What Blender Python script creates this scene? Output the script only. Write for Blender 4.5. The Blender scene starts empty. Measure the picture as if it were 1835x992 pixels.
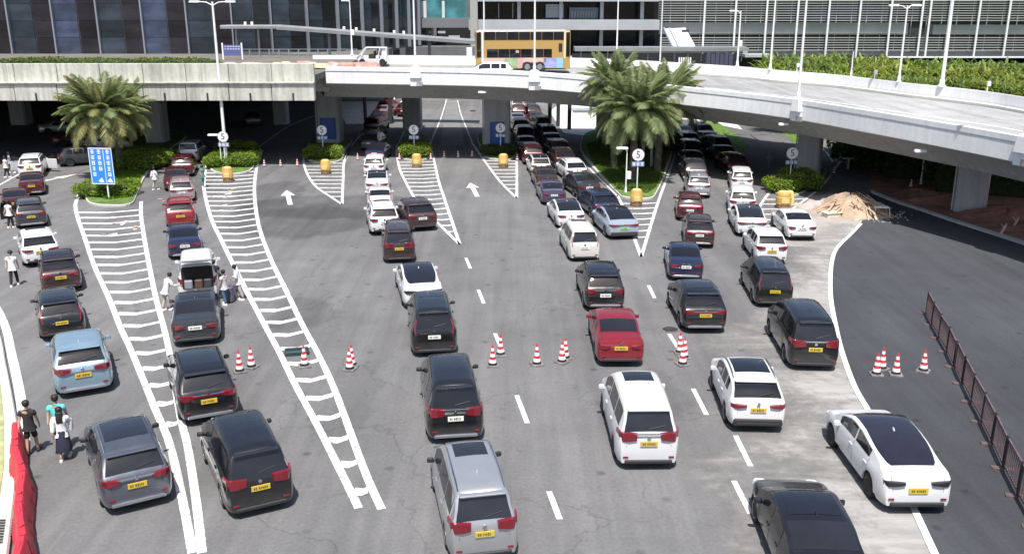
import bpy, math, random
from mathutils import Vector, Matrix
R = math.radians
rnd = random.Random(7)
scene = bpy.context.scene
COL = scene.collection

# ------------------------------------------------------------------ camera, sky, sun, exposure
CAM_H, CAM_TILT, FOC = 13.3, 16.5, 1640.0          # metres, degrees below level, focal length in photo pixels
CX, CY = 917.5, 496.0
cam_d = bpy.data.cameras.new('camera'); cam = bpy.data.objects.new('camera', cam_d); COL.objects.link(cam)
cam.location = (0, 0, CAM_H); cam.rotation_euler = (R(90 - CAM_TILT), 0, 0)
cam_d.sensor_width = 36.0; cam_d.lens = 36.0 * FOC / 1835.0; cam_d.clip_start = 0.5; cam_d.clip_end = 2000
scene.camera = cam
SUN_EL, SUN_TRAVEL = 66.0, 3.0                     # elevation; compass direction the light travels to (clockwise from +Y)
world = bpy.data.worlds.new('World'); scene.world = world; world.use_nodes = True
wt = world.node_tree; wt.nodes.clear()
wo = wt.nodes.new('ShaderNodeOutputWorld'); wb = wt.nodes.new('ShaderNodeBackground'); ws = wt.nodes.new('ShaderNodeTexSky')
ws.sky_type = 'NISHITA'; ws.sun_disc = False; ws.sun_elevation = R(SUN_EL); ws.sun_rotation = R(SUN_TRAVEL + 180)
ws.air_density = 1.0; ws.dust_density = 2.5; ws.ozone_density = 1.0
wb.inputs[1].default_value = 0.095
wt.links.new(ws.outputs[0], wb.inputs[0]); wt.links.new(wb.outputs[0], wo.inputs[0])
sd = bpy.data.lights.new('sun', 'SUN'); sd.energy = 4.3; sd.angle = R(0.6); sd.color = (1.0, 0.965, 0.91)
so = bpy.data.objects.new('sun', sd); COL.objects.link(so)
tv = Vector((math.sin(R(SUN_TRAVEL)) * math.cos(R(SUN_EL)), math.cos(R(SUN_TRAVEL)) * math.cos(R(SUN_EL)), -math.sin(R(SUN_EL))))
so.rotation_euler = tv.to_track_quat('-Z', 'Y').to_euler(); so.location = (-30, -30, 60)
vs = scene.view_settings; vs.view_transform = 'Standard'; vs.look = 'None'; vs.gamma = 1.0; vs.use_curve_mapping = False
vs.exposure = 0.66

# ------------------------------------------------------------------ survey helpers: photo measurement -> metres on the site
_f = Vector((0, math.cos(R(CAM_TILT)), -math.sin(R(CAM_TILT)))); _dn = Vector((0, -math.sin(R(CAM_TILT)), -math.cos(R(CAM_TILT))))
def _ray(px, py): return _f + Vector((1, 0, 0)) * ((px - CX) / FOC) + _dn * ((py - CY) / FOC)
def gp(px, py, z=0.0):
    d = _ray(px, py); t = (z - CAM_H) / d.z
    return Vector((d.x * t, d.y * t, z))
def at(px, py, dist):
    d = _ray(px, py); t = dist / d.y
    return Vector((d.x * t, dist, CAM_H + d.z * t))

# ------------------------------------------------------------------ materials
MATS = {}
def newmat(name):
    m = bpy.data.materials.new(name); m.use_nodes = True; nt = m.node_tree
    return m, nt, nt.nodes['Principled BSDF'], nt.links
def mat(name, col, rough=0.6, metal=0.0, coat=0.0, spec=None, var=0.0, scale=3.0, bump=0.0, bscale=40.0, emit=0.0):
    if name in MATS: return MATS[name]
    m, nt, b, L = newmat(name)
    b.inputs['Roughness'].default_value = rough; b.inputs['Metallic'].default_value = metal
    b.inputs['Coat Weight'].default_value = coat; b.inputs['Coat Roughness'].default_value = 0.06
    if spec is not None: b.inputs['Specular IOR Level'].default_value = spec
    c = (col[0], col[1], col[2], 1)
    b.inputs['Base Color'].default_value = c
    if var > 0:
        tc = nt.nodes.new('ShaderNodeTexCoord'); n = nt.nodes.new('ShaderNodeTexNoise'); n.inputs['Scale'].default_value = scale; n.inputs['Detail'].default_value = 6
        oi = nt.nodes.new('ShaderNodeObjectInfo'); add = nt.nodes.new('ShaderNodeVectorMath'); add.operation = 'ADD'
        L.new(tc.outputs['Object'], add.inputs[0]); L.new(oi.outputs['Random'], add.inputs[1]); L.new(add.outputs[0], n.inputs['Vector'])
        r = nt.nodes.new('ShaderNodeMapRange'); r.inputs[1].default_value = .3; r.inputs[2].default_value = .7; r.inputs[3].default_value = 1 - var; r.inputs[4].default_value = 1 + var
        L.new(n.outputs['Fac'], r.inputs[0])
        mx = nt.nodes.new('ShaderNodeVectorMath'); mx.operation = 'SCALE'; mx.inputs[0].default_value = col[:3]; L.new(r.outputs[0], mx.inputs['Scale']); L.new(mx.outputs[0], b.inputs['Base Color'])
    if bump > 0:
        tc2 = nt.nodes.new('ShaderNodeTexCoord'); n2 = nt.nodes.new('ShaderNodeTexNoise'); n2.inputs['Scale'].default_value = bscale; n2.inputs['Detail'].default_value = 4
        bp = nt.nodes.new('ShaderNodeBump'); bp.inputs['Strength'].default_value = bump; bp.inputs['Distance'].default_value = .02
        L.new(tc2.outputs['Object'], n2.inputs['Vector']); L.new(n2.outputs['Fac'], bp.inputs['Height']); L.new(bp.outputs[0], b.inputs['Normal'])
    if emit > 0:
        b.inputs['Emission Color'].default_value = c; b.inputs['Emission Strength'].default_value = emit
    MATS[name] = m; return m

def nd(nt, kind, **kw):
    n = nt.nodes.new(kind)
    for k, v in kw.items(): setattr(n, k, v)
    return n
def noise(nt, L, vec, scale, detail=5, rough=.55, dist=0.0):
    n = nt.nodes.new('ShaderNodeTexNoise'); n.inputs['Scale'].default_value = scale; n.inputs['Detail'].default_value = detail
    n.inputs['Roughness'].default_value = rough; n.inputs['Distortion'].default_value = dist; L.new(vec, n.inputs['Vector']); return n.outputs['Fac']
def rng(nt, L, v, a, b, c=0.0, d=1.0):
    r = nt.nodes.new('ShaderNodeMapRange'); r.inputs[1].default_value = a; r.inputs[2].default_value = b; r.inputs[3].default_value = c; r.inputs[4].default_value = d
    L.new(v, r.inputs[0]); return r.outputs[0]
def mth(nt, L, op, a, b=None):
    m = nt.nodes.new('ShaderNodeMath'); m.operation = op
    for i, v in enumerate((a, b)):
        if v is None: continue
        if isinstance(v, (int, float)): m.inputs[i].default_value = v
        else: L.new(v, m.inputs[i])
    return m.outputs[0]
def mixc(nt, L, fac, a, b):
    m = nt.nodes.new('ShaderNodeMix'); m.data_type = 'RGBA'
    if isinstance(fac, (int, float)): m.inputs[0].default_value = fac
    else: L.new(fac, m.inputs[0])
    for i, v in ((6, a), (7, b)):
        if isinstance(v, tuple): m.inputs[i].default_value = (v[0], v[1], v[2], 1)
        else: L.new(v, m.inputs[i])
    return m.outputs[2]
def stretch(nt, L, vec, s):
    mp = nt.nodes.new('ShaderNodeMapping'); mp.inputs['Scale'].default_value = s; L.new(vec, mp.inputs['Vector']); return mp.outputs[0]

def asphalt_mat(name, base, warm, patches=()):
    """patches: (x, y, rx, ry, darkening) damp or patched spots on the old road surface"""
    m, nt, b, L = newmat(name)
    tc = nt.nodes.new('ShaderNodeTexCoord'); P = tc.outputs['Object']
    big = noise(nt, L, P, .06, 4, .5); mid = noise(nt, L, P, .45, 6, .6); fine = noise(nt, L, P, 9, 4, .7)
    streak = noise(nt, L, stretch(nt, L, P, (1.1, .06, 1)), 1.6, 4, .6, .3)
    v = mth(nt, L, 'MULTIPLY', rng(nt, L, big, .3, .7, .80, 1.18), rng(nt, L, mid, .3, .7, .88, 1.10))
    v = mth(nt, L, 'MULTIPLY', v, rng(nt, L, streak, .3, .7, .86, 1.10)); v = mth(nt, L, 'MULTIPLY', v, rng(nt, L, fine, .3, .7, .84, 1.16))
    # tar-filled cracks: thin irregular lines that come and go
    cw = nt.nodes.new('ShaderNodeTexNoise'); cw.inputs['Scale'].default_value = .9; cw.inputs['Detail'].default_value = 6; L.new(P, cw.inputs['Vector'])
    ca = nt.nodes.new('ShaderNodeVectorMath'); ca.operation = 'MULTIPLY_ADD'; L.new(cw.outputs['Color'], ca.inputs[0]); ca.inputs[1].default_value = (2.2, 2.2, 0); L.new(P, ca.inputs[2])
    cv = nt.nodes.new('ShaderNodeTexVoronoi'); cv.feature = 'DISTANCE_TO_EDGE'; cv.inputs['Scale'].default_value = .16; L.new(ca.outputs[0], cv.inputs['Vector'])
    crack = mth(nt, L, 'MAXIMUM', rng(nt, L, cv.outputs['Distance'], .002, .006, .80, 1.0), rng(nt, L, noise(nt, L, P, .11, 2), .46, .52, 0, 1.0))
    v = mth(nt, L, 'MULTIPLY', v, crack)
    # wheel tracks: dark and light lengthwise bands
    wv = noise(nt, L, stretch(nt, L, P, (.75, .018, 1)), 1.0, 2, .4); v = mth(nt, L, 'MULTIPLY', v, rng(nt, L, wv, .35, .65, .90, 1.07))
    # fine tar cracks and small oil spots
    vo = nt.nodes.new('ShaderNodeTexVoronoi'); vo.inputs['Scale'].default_value = .8; L.new(P, vo.inputs['Vector'])
    spot = rng(nt, L, vo.outputs['Distance'], .05, .16, .62, 1.0); v = mth(nt, L, 'MULTIPLY', v, spot)
    warp = nt.nodes.new('ShaderNodeTexNoise'); warp.inputs['Scale'].default_value = .55; warp.inputs['Detail'].default_value = 5; L.new(P, warp.inputs['Vector'])
    sub = nt.nodes.new('ShaderNodeVectorMath'); sub.operation = 'MULTIPLY_ADD'; L.new(warp.outputs['Color'], sub.inputs[0]); sub.inputs[1].default_value = (3.2, 3.2, 0); L.new(P, sub.inputs[2])
    for (x, y, rx, ry, dk) in patches:
        mp = nt.nodes.new('ShaderNodeMapping'); mp.vector_type = 'POINT'
        mp.inputs['Location'].default_value = (-(x + 1.6) / rx, -(y + 1.6) / ry, 0); mp.inputs['Scale'].default_value = (1 / rx, 1 / ry, 0)
        L.new(sub.outputs[0], mp.inputs['Vector'])
        ln = nt.nodes.new('ShaderNodeVectorMath'); ln.operation = 'LENGTH'; L.new(mp.outputs[0], ln.inputs[0])
        v = mth(nt, L, 'MULTIPLY', v, rng(nt, L, ln.outputs['Value'], .82, 1.0, dk, 1.0))
    col = nt.nodes.new('ShaderNodeVectorMath'); col.operation = 'SCALE'; col.inputs[0].default_value = (base * warm[0], base * warm[1], base * warm[2]); L.new(v, col.inputs['Scale'])
    L.new(col.outputs[0], b.inputs['Base Color']); b.inputs['Roughness'].default_value = .82; b.inputs['Specular IOR Level'].default_value = .35
    bp = nt.nodes.new('ShaderNodeBump'); bp.inputs['Strength'].default_value = .35; bp.inputs['Distance'].default_value = .01
    L.new(noise(nt, L, P, 45, 3, .7), bp.inputs['Height']); L.new(bp.outputs[0], b.inputs['Normal'])
    MATS[name] = m; return m

def concrete_mat(name, col, stain=.35, streaks=True, cracks=0.0, rough=.85):
    m, nt, b, L = newmat(name)
    tc = nt.nodes.new('ShaderNodeTexCoord'); P = tc.outputs['Object']
    v = mth(nt, L, 'MULTIPLY', rng(nt, L, noise(nt, L, P, .35, 5), .3, .7, 1 - stain * .5, 1 + stain * .25), rng(nt, L, noise(nt, L, P, 3.5, 6, .65), .3, .7, 1 - stain * .3, 1.08))
    if streaks:
        s = noise(nt, L, stretch(nt, L, P, (1.8, 1.8, .12)), 1.5, 5, .65)
        v = mth(nt, L, 'MULTIPLY', v, rng(nt, L, s, .42, .70, 1.0, 1 - stain))
    c = nt.nodes.new('ShaderNodeVectorMath'); c.operation = 'SCALE'; c.inputs[0].default_value = col; L.new(v, c.inputs['Scale'])
    L.new(c.outputs[0], b.inputs['Base Color']); b.inputs['Roughness'].default_value = rough
    bp = nt.nodes.new('ShaderNodeBump'); bp.inputs['Strength'].default_value = .25; bp.inputs['Distance'].default_value = .015
    L.new(noise(nt, L, P, 14, 5, .7), bp.inputs['Height']); L.new(bp.outputs[0], b.inputs['Normal'])
    MATS[name] = m; return m

def paint_line_mat():
    m, nt, b, L = newmat('road_paint')
    tc = nt.nodes.new('ShaderNodeTexCoord'); P = tc.outputs['Object']
    w = rng(nt, L, noise(nt, L, P, 4.5, 8, .78), .34, .50, 0, 1); w2 = rng(nt, L, noise(nt, L, P, .7, 6, .6), .30, .58, .50, 1.0)
    f = mth(nt, L, 'MULTIPLY', w, w2)
    L.new(mixc(nt, L, f, (.15, .15, .148), (.70, .70, .70)), b.inputs['Base Color']); b.inputs['Roughness'].default_value = .7
    MATS['road_paint'] = m; return m

def leaf_mat(name, c1, c2, trans=.25):
    m, nt, b, L = newmat(name)
    g = nt.nodes.new('ShaderNodeNewGeometry')
    L.new(mixc(nt, L, g.outputs['Random Per Island'], c1, c2), b.inputs['Base Color'])
    b.inputs['Roughness'].default_value = .55; b.inputs['Specular IOR Level'].default_value = .3
    t = nt.nodes.new('ShaderNodeBsdfTranslucent'); t.inputs['Color'].default_value = (c2[0] * 1.3, c2[1] * 1.3, c2[2], 1)
    mx = nt.nodes.new('ShaderNodeMixShader'); mx.inputs[0].default_value = trans
    out = nt.nodes['Material Output']; L.new(b.outputs[0], mx.inputs[1]); L.new(t.outputs[0], mx.inputs[2]); L.new(mx.outputs[0], out.inputs[0])
    MATS[name] = m; return m

def glass_mat(name, col, rough=.10, spec=.45):
    m, nt, b, L = newmat(name)
    tc = nt.nodes.new('ShaderNodeTexCoord')
    oi = nt.nodes.new('ShaderNodeObjectInfo'); nz = noise(nt, L, stretch(nt, L, tc.outputs['Object'], (.5, .5, 1.1)), .55, 5, .6)
    kk = mth(nt, L, 'MULTIPLY', rng(nt, L, oi.outputs['Random'], 0, 1, .65, 1.35), rng(nt, L, nz, .3, .7, .5, 1.6)); cs_ = nt.nodes.new('ShaderNodeVectorMath'); cs_.operation = 'SCALE'; cs_.inputs[0].default_value = col; L.new(kk, cs_.inputs['Scale']); L.new(cs_.outputs[0], b.inputs['Base Color'])  # per-pane tint, plus blotches in the colour that stand in for reflections
    b.inputs['Roughness'].default_value = rough; b.inputs['Specular IOR Level'].default_value = spec
    bp = nt.nodes.new('ShaderNodeBump'); bp.inputs['Strength'].default_value = .04; bp.inputs['Distance'].default_value = .05
    L.new(noise(nt, L, tc.outputs['Object'], 1.4, 2), bp.inputs['Height']); L.new(bp.outputs[0], b.inputs['Normal'])
    MATS[name] = m; return m

# ------------------------------------------------------------------ mesh building
class MB:
    def __init__(s): s.v = []; s.f = []; s.mi = []; s.cur = 0
    def face(s, pts, mi=None):
        n = len(s.v); s.v += [tuple(p) for p in pts]; s.f.append(tuple(range(n, n + len(pts)))); s.mi.append(s.cur if mi is None else mi)
    def add(s, vs, fs):
        n = len(s.v); s.v += [tuple(p) for p in vs]
        for f in fs: s.f.append(tuple(n + i for i in f)); s.mi.append(s.cur)
    def box(s, c, sz, rz=0.0, top=1.0, M=None):
        hx, hy, hz = sz[0] / 2, sz[1] / 2, sz[2] / 2; cs, sn = math.cos(rz), math.sin(rz); vs = []
        for z, k in ((-hz, 1.0), (hz, top)):
            for x, y in ((-hx, -hy), (hx, -hy), (hx, hy), (-hx, hy)):
                p = Vector((x * k, y * k, z)) if M is None else M @ Vector((x * k, y * k, z))
                vs.append((c[0] + p.x * cs - p.y * sn, c[1] + p.x * sn + p.y * cs, c[2] + p.z))
        s.add(vs, [(3, 2, 1, 0), (4, 5, 6, 7), (0, 1, 5, 4), (1, 2, 6, 5), (2, 3, 7, 6), (3, 0, 4, 7)])
    def rbox(s, c, sz, r=.05, rz=0.0, top=1.0):
        """box with chamfered vertical and upper edges"""
        hx, hy, hz = sz[0] / 2, sz[1] / 2, sz[2] / 2; cs, sn = math.cos(rz), math.sin(rz)
        def ring(k, ins, z):
            a, b_ = hx * k - ins, hy * k - ins; q = min(r, a * .6, b_ * .6)
            return [(x, y, z) for x, y in ((-a + q, -b_), (a - q, -b_), (a, -b_ + q), (a, b_ - q), (a - q, b_), (-a + q, b_), (-a, b_ - q), (-a, -b_ + q))]
        rings = [ring(1, 0, -hz), ring(top, 0, hz - r), ring(top, r * .35, hz - r * .35), ring(top, r, hz)]
        vs = [(c[0] + x * cs - y * sn, c[1] + x * sn + y * cs, c[2] + z) for rr in rings for x, y, z in rr]
        fs = [tuple(range(7, -1, -1)), tuple(range(24, 32))]
        for k in range(3):
            for i in range(8): fs.append((k * 8 + i, k * 8 + (i + 1) % 8, k * 8 + 8 + (i + 1) % 8, k * 8 + 8 + i))
        s.add(vs, fs)
    def prism(s, poly, z0, z1):
        n = len(poly); vs = [(p[0], p[1], z0) for p in poly] + [(p[0], p[1], z1) for p in poly]
        s.add(vs, [tuple(range(n - 1, -1, -1)), tuple(range(n, 2 * n))] + [(i, (i + 1) % n, n + (i + 1) % n, n + i) for i in range(n)])
    def tube(s, pts, r, n=8, cap=True):
        pts = [Vector(p) for p in pts]; rs = r if isinstance(r, (list, tuple)) else [r] * len(pts)
        up = None; vs = []
        for i, p in enumerate(pts):
            t = (pts[min(i + 1, len(pts) - 1)] - pts[max(i - 1, 0)]).normalized()
            if up is None: up = Vector((0, 0, 1)) if abs(t.z) < .9 else Vector((1, 0, 0))
            a = t.cross(up).normalized(); b = t.cross(a).normalized(); up = -b if False else up
            for k in range(n):
                an = 2 * math.pi * k / n; vs.append(p + (a * math.cos(an) + b * math.sin(an)) * rs[i])
        fs = [(i * n + k, i * n + (k + 1) % n, (i + 1) * n + (k + 1) % n, (i + 1) * n + k) for i in range(len(pts) - 1) for k in range(n)]
        if cap: fs += [tuple(range(n - 1, -1, -1)), tuple(range((len(pts) - 1) * n, len(pts) * n))]
        s.add(vs, fs)
    def lathe(s, prof, c=(0, 0, 0), n=16, axis='z'):
        vs = []
        for r_, z in prof:
            for k in range(n):
                a = 2 * math.pi * k / n; x, y = r_ * math.cos(a), r_ * math.sin(a)
                vs.append((c[0] + x, c[1] + y, c[2] + z) if axis == 'z' else ((c[0] + z, c[1] + x, c[2] + y) if axis == 'x' else (c[0] + x, c[1] + z, c[2] + y)))
        m = len(prof)
        fs = [(i * n + k, i * n + (k + 1) % n, (i + 1) * n + (k + 1) % n, (i + 1) * n + k) for i in range(m - 1) for k in range(n)]
        fs += [tuple(range(n - 1, -1, -1)), tuple(range((m - 1) * n, m * n))]
        s.add(vs, fs)
    def loft(s, rows, close=False):
        n = len(rows[0]); vs = [p for r_ in rows for p in r_]
        s.add(vs, [(i * n + k, i * n + (k + 1) % n, (i + 1) * n + (k + 1) % n, (i + 1) * n + k) for i in range(len(rows) - 1) for k in range(n if close else n - 1)])
    def mesh(s, name, smooth=False, angle=40):
        me = bpy.data.meshes.new(name); me.from_pydata(s.v, [], s.f)
        if any(s.mi): me.polygons.foreach_set('material_index', s.mi)
        me.validate(clean_customdata=False)
        import bmesh
        bm = bmesh.new(); bm.from_mesh(me); bmesh.ops.recalc_face_normals(bm, faces=bm.faces) if s.recalc else None; bm.to_mesh(me); bm.free()
        if smooth: me.shade_smooth(); me.set_sharp_from_angle(angle=R(angle))
        return me
    recalc = True
    def build(s, name, m, parent=None, smooth=False, angle=40, loc=None, rz=0.0):
        me = s.mesh(name, smooth, angle)
        for q in (m if isinstance(m, (list, tuple)) else [m]): me.materials.append(q)
        return link(bpy.data.objects.new(name, me), parent, loc, rz)
def link(o, parent=None, loc=None, rz=0.0):
    COL.objects.link(o)
    if parent is not None: o.parent = parent
    if loc is not None: o.location = loc
    if rz: o.rotation_euler = (0, 0, rz)
    return o
def tag(o, label=None, cat=None, group=None, kind=None):
    if label: o['label'] = label
    if cat: o['category'] = cat
    if group: o['group'] = group
    if kind: o['kind'] = kind
    return o
def empty(name, loc=(0, 0, 0), rz=0.0):
    o = bpy.data.objects.new(name, None); o.empty_display_size = .3; return link(o, None, loc, rz)
def copy_tree(o, parent=None):
    c = o.copy(); COL.objects.link(c)
    if parent is not None: c.parent = parent
    for ch in list(o.children): copy_tree(ch, c)
    return c
def spline(pts, n=8):
    pts = [Vector(p) for p in pts]; out = []
    for i in range(len(pts) - 1):
        p0, p1, p2, p3 = pts[max(i - 1, 0)], pts[i], pts[i + 1], pts[min(i + 2, len(pts) - 1)]
        for k in range(n):
            t = k / n; out.append(.5 * ((2 * p1) + (p2 - p0) * t + (2 * p0 - 5 * p1 + 4 * p2 - p3) * t * t + (3 * p1 - p0 - 3 * p2 + p3) * t ** 3))
    return out + [pts[-1]]
def ribbon(mb, pts, w, z=None):
    rows = []
    for i, p in enumerate(pts):
        t = (pts[min(i + 1, len(pts) - 1)] - pts[max(i - 1, 0)]); t.z = 0; t.normalize(); n = Vector((t.y, -t.x, 0)) * (w / 2)
        zz = p.z if z is None else z; rows.append([Vector((p.x - n.x, p.y - n.y, zz)), Vector((p.x + n.x, p.y + n.y, zz))])
    mb.loft(rows)
def flat(poly, z, name, m, kind='structure', parent=None):
    mb = MB(); mb.face([(p[0], p[1], z) for p in poly]); o = mb.build(name, m, parent)
    if o.data.polygons[0].normal.z < 0: o.data.flip_normals()
    if kind: o['kind'] = kind
    return o
# ================================================================== materials used by the setting
_pt = lambda px, py, rx, ry, dk: (gp(px, py).x, gp(px, py).y, rx, ry, dk)
M_ASPH = asphalt_mat('asphalt', .140, (1.0, .99, 1.005), [
    _pt(600, 370, 7.5, 4.5, .66), _pt(540, 395, 5.2, 5.0, .66), _pt(545, 560, 1.7, 2.6, .78), _pt(480, 350, 2.4, 6.0, .72), _pt(290, 350, 3.0, 9.0, .74),
    _pt(165, 445, 1.8, 4.5, .80), _pt(1180, 700, 1.2, 2.4, .86), _pt(640, 700, 1.0, 4.5, .88)])
M_NEW = asphalt_mat('new_asphalt', .052, (.94, .98, 1.12))
M_PAINT = paint_line_mat()
M_WHITE_CONC = concrete_mat('white_concrete', (.70, .705, .71), .11)
M_BEIGE_CONC = concrete_mat('beige_concrete', (.56, .56, .50), .42)
M_GREY_CONC = concrete_mat('grey_concrete', (.34, .34, .34), .22)
M_PIER = concrete_mat('pier_concrete', (.46, .47, .49), .2)
M_KERB = concrete_mat('kerb_concrete', (.50, .49, .46), .25, False)
M_PAVE = concrete_mat('pavement_concrete', (.50, .47, .40), .22, False)
M_SOIL = mat('red_soil', (.27, .135, .095), .95, var=.35, scale=1.2, bump=.8, bscale=6)
M_GRASS = mat('lawn_grass', (.085, .15, .025), .95, var=.45, scale=1.6, bump=.8, bscale=14)
M_DARKSTEEL = mat('dark_steel', (.05, .055, .06), .5, .3)
M_WHITE_STEEL = mat('white_steel', (.78, .79, .80), .45, 0, var=.06, scale=2)
M_BLACK = mat('black_rubber', (.018, .018, .02), .7, var=.2, scale=6)
M_BLUE = mat('sign_blue', (.02, .16, .50), .45)
M_SIGNWHITE = mat('sign_white', (.80, .80, .82), .4)
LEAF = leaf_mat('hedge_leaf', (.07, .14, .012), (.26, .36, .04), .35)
LEAF_SHADED = leaf_mat('hedge_leaf_shaded', (.020, .045, .012), (.06, .10, .02), .15)  # darker copy of the hedge leaf, shade put into the colour
LEAF_MID = leaf_mat('shrub_leaf', (.05, .10, .015), (.16, .22, .05), .3)

# light slab: old concrete that breaks up into the asphalt
def slab_mat():
    m, nt, b, L = newmat('worn_concrete_slab'); tc = nt.nodes.new('ShaderNodeTexCoord'); P = tc.outputs['Object']
    n1 = noise(nt, L, P, .35, 7, .65, .4); n2 = noise(nt, L, P, 2.6, 7, .7)
    ln = noise(nt, L, stretch(nt, L, P, (.5, 2.2, 1)), .8, 6, .7)
    at_ = nt.nodes.new('ShaderNodeAttribute'); at_.attribute_name = 'edge'
    f = mth(nt, L, 'ADD', at_.outputs['Fac'], rng(nt, L, n1, .3, .7, -.42, .30)); f = mth(nt, L, 'ADD', f, rng(nt, L, n2, .3, .7, -.16, .16))
    f = rng(nt, L, f, .25, .95, 0, 1)
    lite = mixc(nt, L, rng(nt, L, ln, .35, .65, 0, 1), (.22, .215, .21), (.345, .335, .32))
    L.new(lite, b.inputs['Base Color']); b.inputs['Roughness'].default_value = .9
    tr = nt.nodes.new('ShaderNodeBsdfTransparent'); mx = nt.nodes.new('ShaderNodeMixShader'); L.new(f, mx.inputs[0]); L.new(tr.outputs[0], mx.inputs[1]); L.new(b.outputs[0], mx.inputs[2]); L.new(mx.outputs[0], nt.nodes['Material Output'].inputs[0])
    MATS['slab'] = m; return m
M_SLAB = slab_mat()

# ================================================================== ground
flat([(-400, -30), (400, -30), (400, 700), (-400, 700)], 0, 'ground', M_ASPH)
# new dark asphalt on the right with its kerb line
kerb_px = [(1543, 401), (1525, 420), (1500, 445), (1491, 468), (1488, 500), (1489, 536), (1496, 577), (1507, 625), (1530, 690), (1559, 742), (1600, 830), (1660, 960), (1720, 1090)]
kerb = spline([gp(*p) for p in kerb_px], 5)
soil_px = [(1560, 345), (1601, 362), (1650, 378), (1699, 395), (1752, 412), (1808, 430), (1850, 444), (2000, 495)]
soil_edge = spline([gp(*p) for p in soil_px], 4)
flat([(p.x, p.y) for p in kerb] + [(46, 14), (60, 30)] + [(p.x, p.y) for p in reversed(soil_edge)], .004, 'new_road_surface', M_NEW)
# worn concrete slab beside the kerb, colour fading to the west
rows = []
for p in spline([gp(*q) for q in kerb_px], 3):
    w = 2.4 + max(0, min(1, (60 - p.y) / 38)) * 6.0
    rows.append([Vector((p.x - w * (1 - k / 10), p.y + (1 - k / 10) * .4, .005)) for k in range(11)])
mb = MB(); mb.loft(rows); slab = mb.build('worn_concrete_strip', M_SLAB); slab['kind'] = 'structure'
ea = slab.data.attributes.new('edge', 'FLOAT', 'POINT')
ea.data.foreach_set('value', [(k / 10) ** .8 for r_ in rows for k in range(11)][:len(slab.data.vertices)])
# light apron behind it, up to the timber heap
flat([gp(*p).xy for p in ((1395, 440), (1400, 400), (1425, 380), (1455, 352), (1500, 345), (1560, 352), (1585, 380), (1543, 401), (1500, 445))], .0035, 'concrete_apron', concrete_mat('apron_concrete', (.34, .31, .29), .3, False))
mb = MB(); ribbon(mb, [Vector((p.x, p.y, 0)) for p in kerb], .20, .03); mb.build('kerb_line', M_WHITE_CONC)['kind'] = 'structure'

# ------------------------------------------------------------------ painted markings
def poly_at(poly, y):
    for a, b in zip(poly, poly[1:]):
        if (a.y - y) * (b.y - y) <= 0 and a.y != b.y:
            t = (y - a.y) / (b.y - a.y); return a.lerp(b, t)
    return None
ZP = .010
def hatch(name, Lpx, Rpx, y_from_px, y_to_px, step=1.62, wd=.24, rung=.42, bend=.75, mid=.55):
    A = spline([gp(*p) for p in Lpx], 6); B = spline([gp(*p) for p in Rpx], 6); mb = MB()
    ribbon(mb, A, wd, ZP); ribbon(mb, B, wd, ZP)
    y0, y1 = gp(900, y_from_px).y, gp(900, y_to_px).y; y = min(y0, y1)
    while y < max(y0, y1):
        a = poly_at(A, y); b = poly_at(B, y + bend); m_ = None
        if a and b and (b.x - a.x) > .22:
            b = poly_at(B, y + bend * min(1, (b.x - a.x) / 2.4)) or b
            m_ = Vector((a.x + (b.x - a.x) * mid, y - .05, 0))
            a2 = Vector((a.x + .1, a.y + .0, 0)); b2 = Vector((b.x - .1, b.y, 0))
            mb.add([(a2.x, a2.y - rung / 2, ZP + .002), (m_.x, m_.y - rung / 2, ZP + .002), (b2.x, b2.y - rung / 2, ZP + .002), (b2.x, b2.y + rung / 2, ZP + .002), (m_.x, m_.y + rung / 2, ZP + .002), (a2.x, a2.y + rung / 2, ZP + .002)], [(0, 1, 4, 5), (1, 2, 3, 4)])
        y += step
    o = mb.build(name, M_PAINT); o['kind'] = 'structure'; return o
Z1L = [(149, 334), (136, 362), (138, 385), (149, 418), (169, 476), (196, 536), (216, 587), (236, 630), (277, 730), (304, 795), (328, 900), (345, 990)]
Z1R = [(253, 361), (253, 388), (260, 435), (270, 489), (280, 536), (301, 618), (322, 740), (336, 798), (352, 900), (362, 990)]
hatch('chevron_marking', Z1L, Z1R, 372, 800)
Z2L = [(378, 282), (368, 305), (366, 340), (378, 390), (399, 435), (419, 476), (439, 516), (473, 580), (500, 630), (530, 691), (565, 755), (605, 833), (643, 910)]
Z2R = [(470, 268), (460, 300), (456, 344), (463, 401), (483, 459), (514, 523), (541, 580), (568, 630), (600, 699), (651, 837), (684, 912)]
hatch('chevron_marking', Z2L, Z2R, 300, 880)
hatch('chevron_marking', [(556, 262), (544, 282), (549, 308), (565, 333), (590, 351), (613, 366)], [(630, 262), (617, 290), (615, 320), (613, 366)], 286, 352, bend=0, rung=.3, wd=.2)
hatch('chevron_marking', [(712, 258), (711, 275), (716, 302), (729, 330), (747, 360), (782, 397), (824, 438)], [(768, 256), (775, 275), (785, 320), (795, 352), (824, 438)], 290, 415, bend=.4, rung=.34, wd=.2)
hatch('chevron_marking', [(845, 255), (866, 285), (895, 324), (926, 355)], [(924, 262), (926, 300), (926, 355)], 280, 338, bend=0, rung=.3, wd=.2)
hatch('chevron_marking', [(1107, 350), (1120, 380), (1135, 422), (1149, 460)], [(1210, 270), (1202, 300), (1180, 360), (1149, 460)], 358, 425, bend=.2, rung=.3, wd=.2)
hatch('chevron_marking', [(1395, 330), (1380, 344), (1366, 362), (1358, 380), (1362, 400), (1377, 416)], [(1505, 290), (1478, 328), (1440, 360), (1404, 386), (1377, 416)], 350, 404, bend=.2, rung=.3, wd=.2)
def line_marking(px, w=.15, name='lane_line', n=6):
    mb = MB(); ribbon(mb, spline([gp(*p) for p in px], n), w, ZP); mb.build(name, M_PAINT)['kind'] = 'structure'
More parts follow.
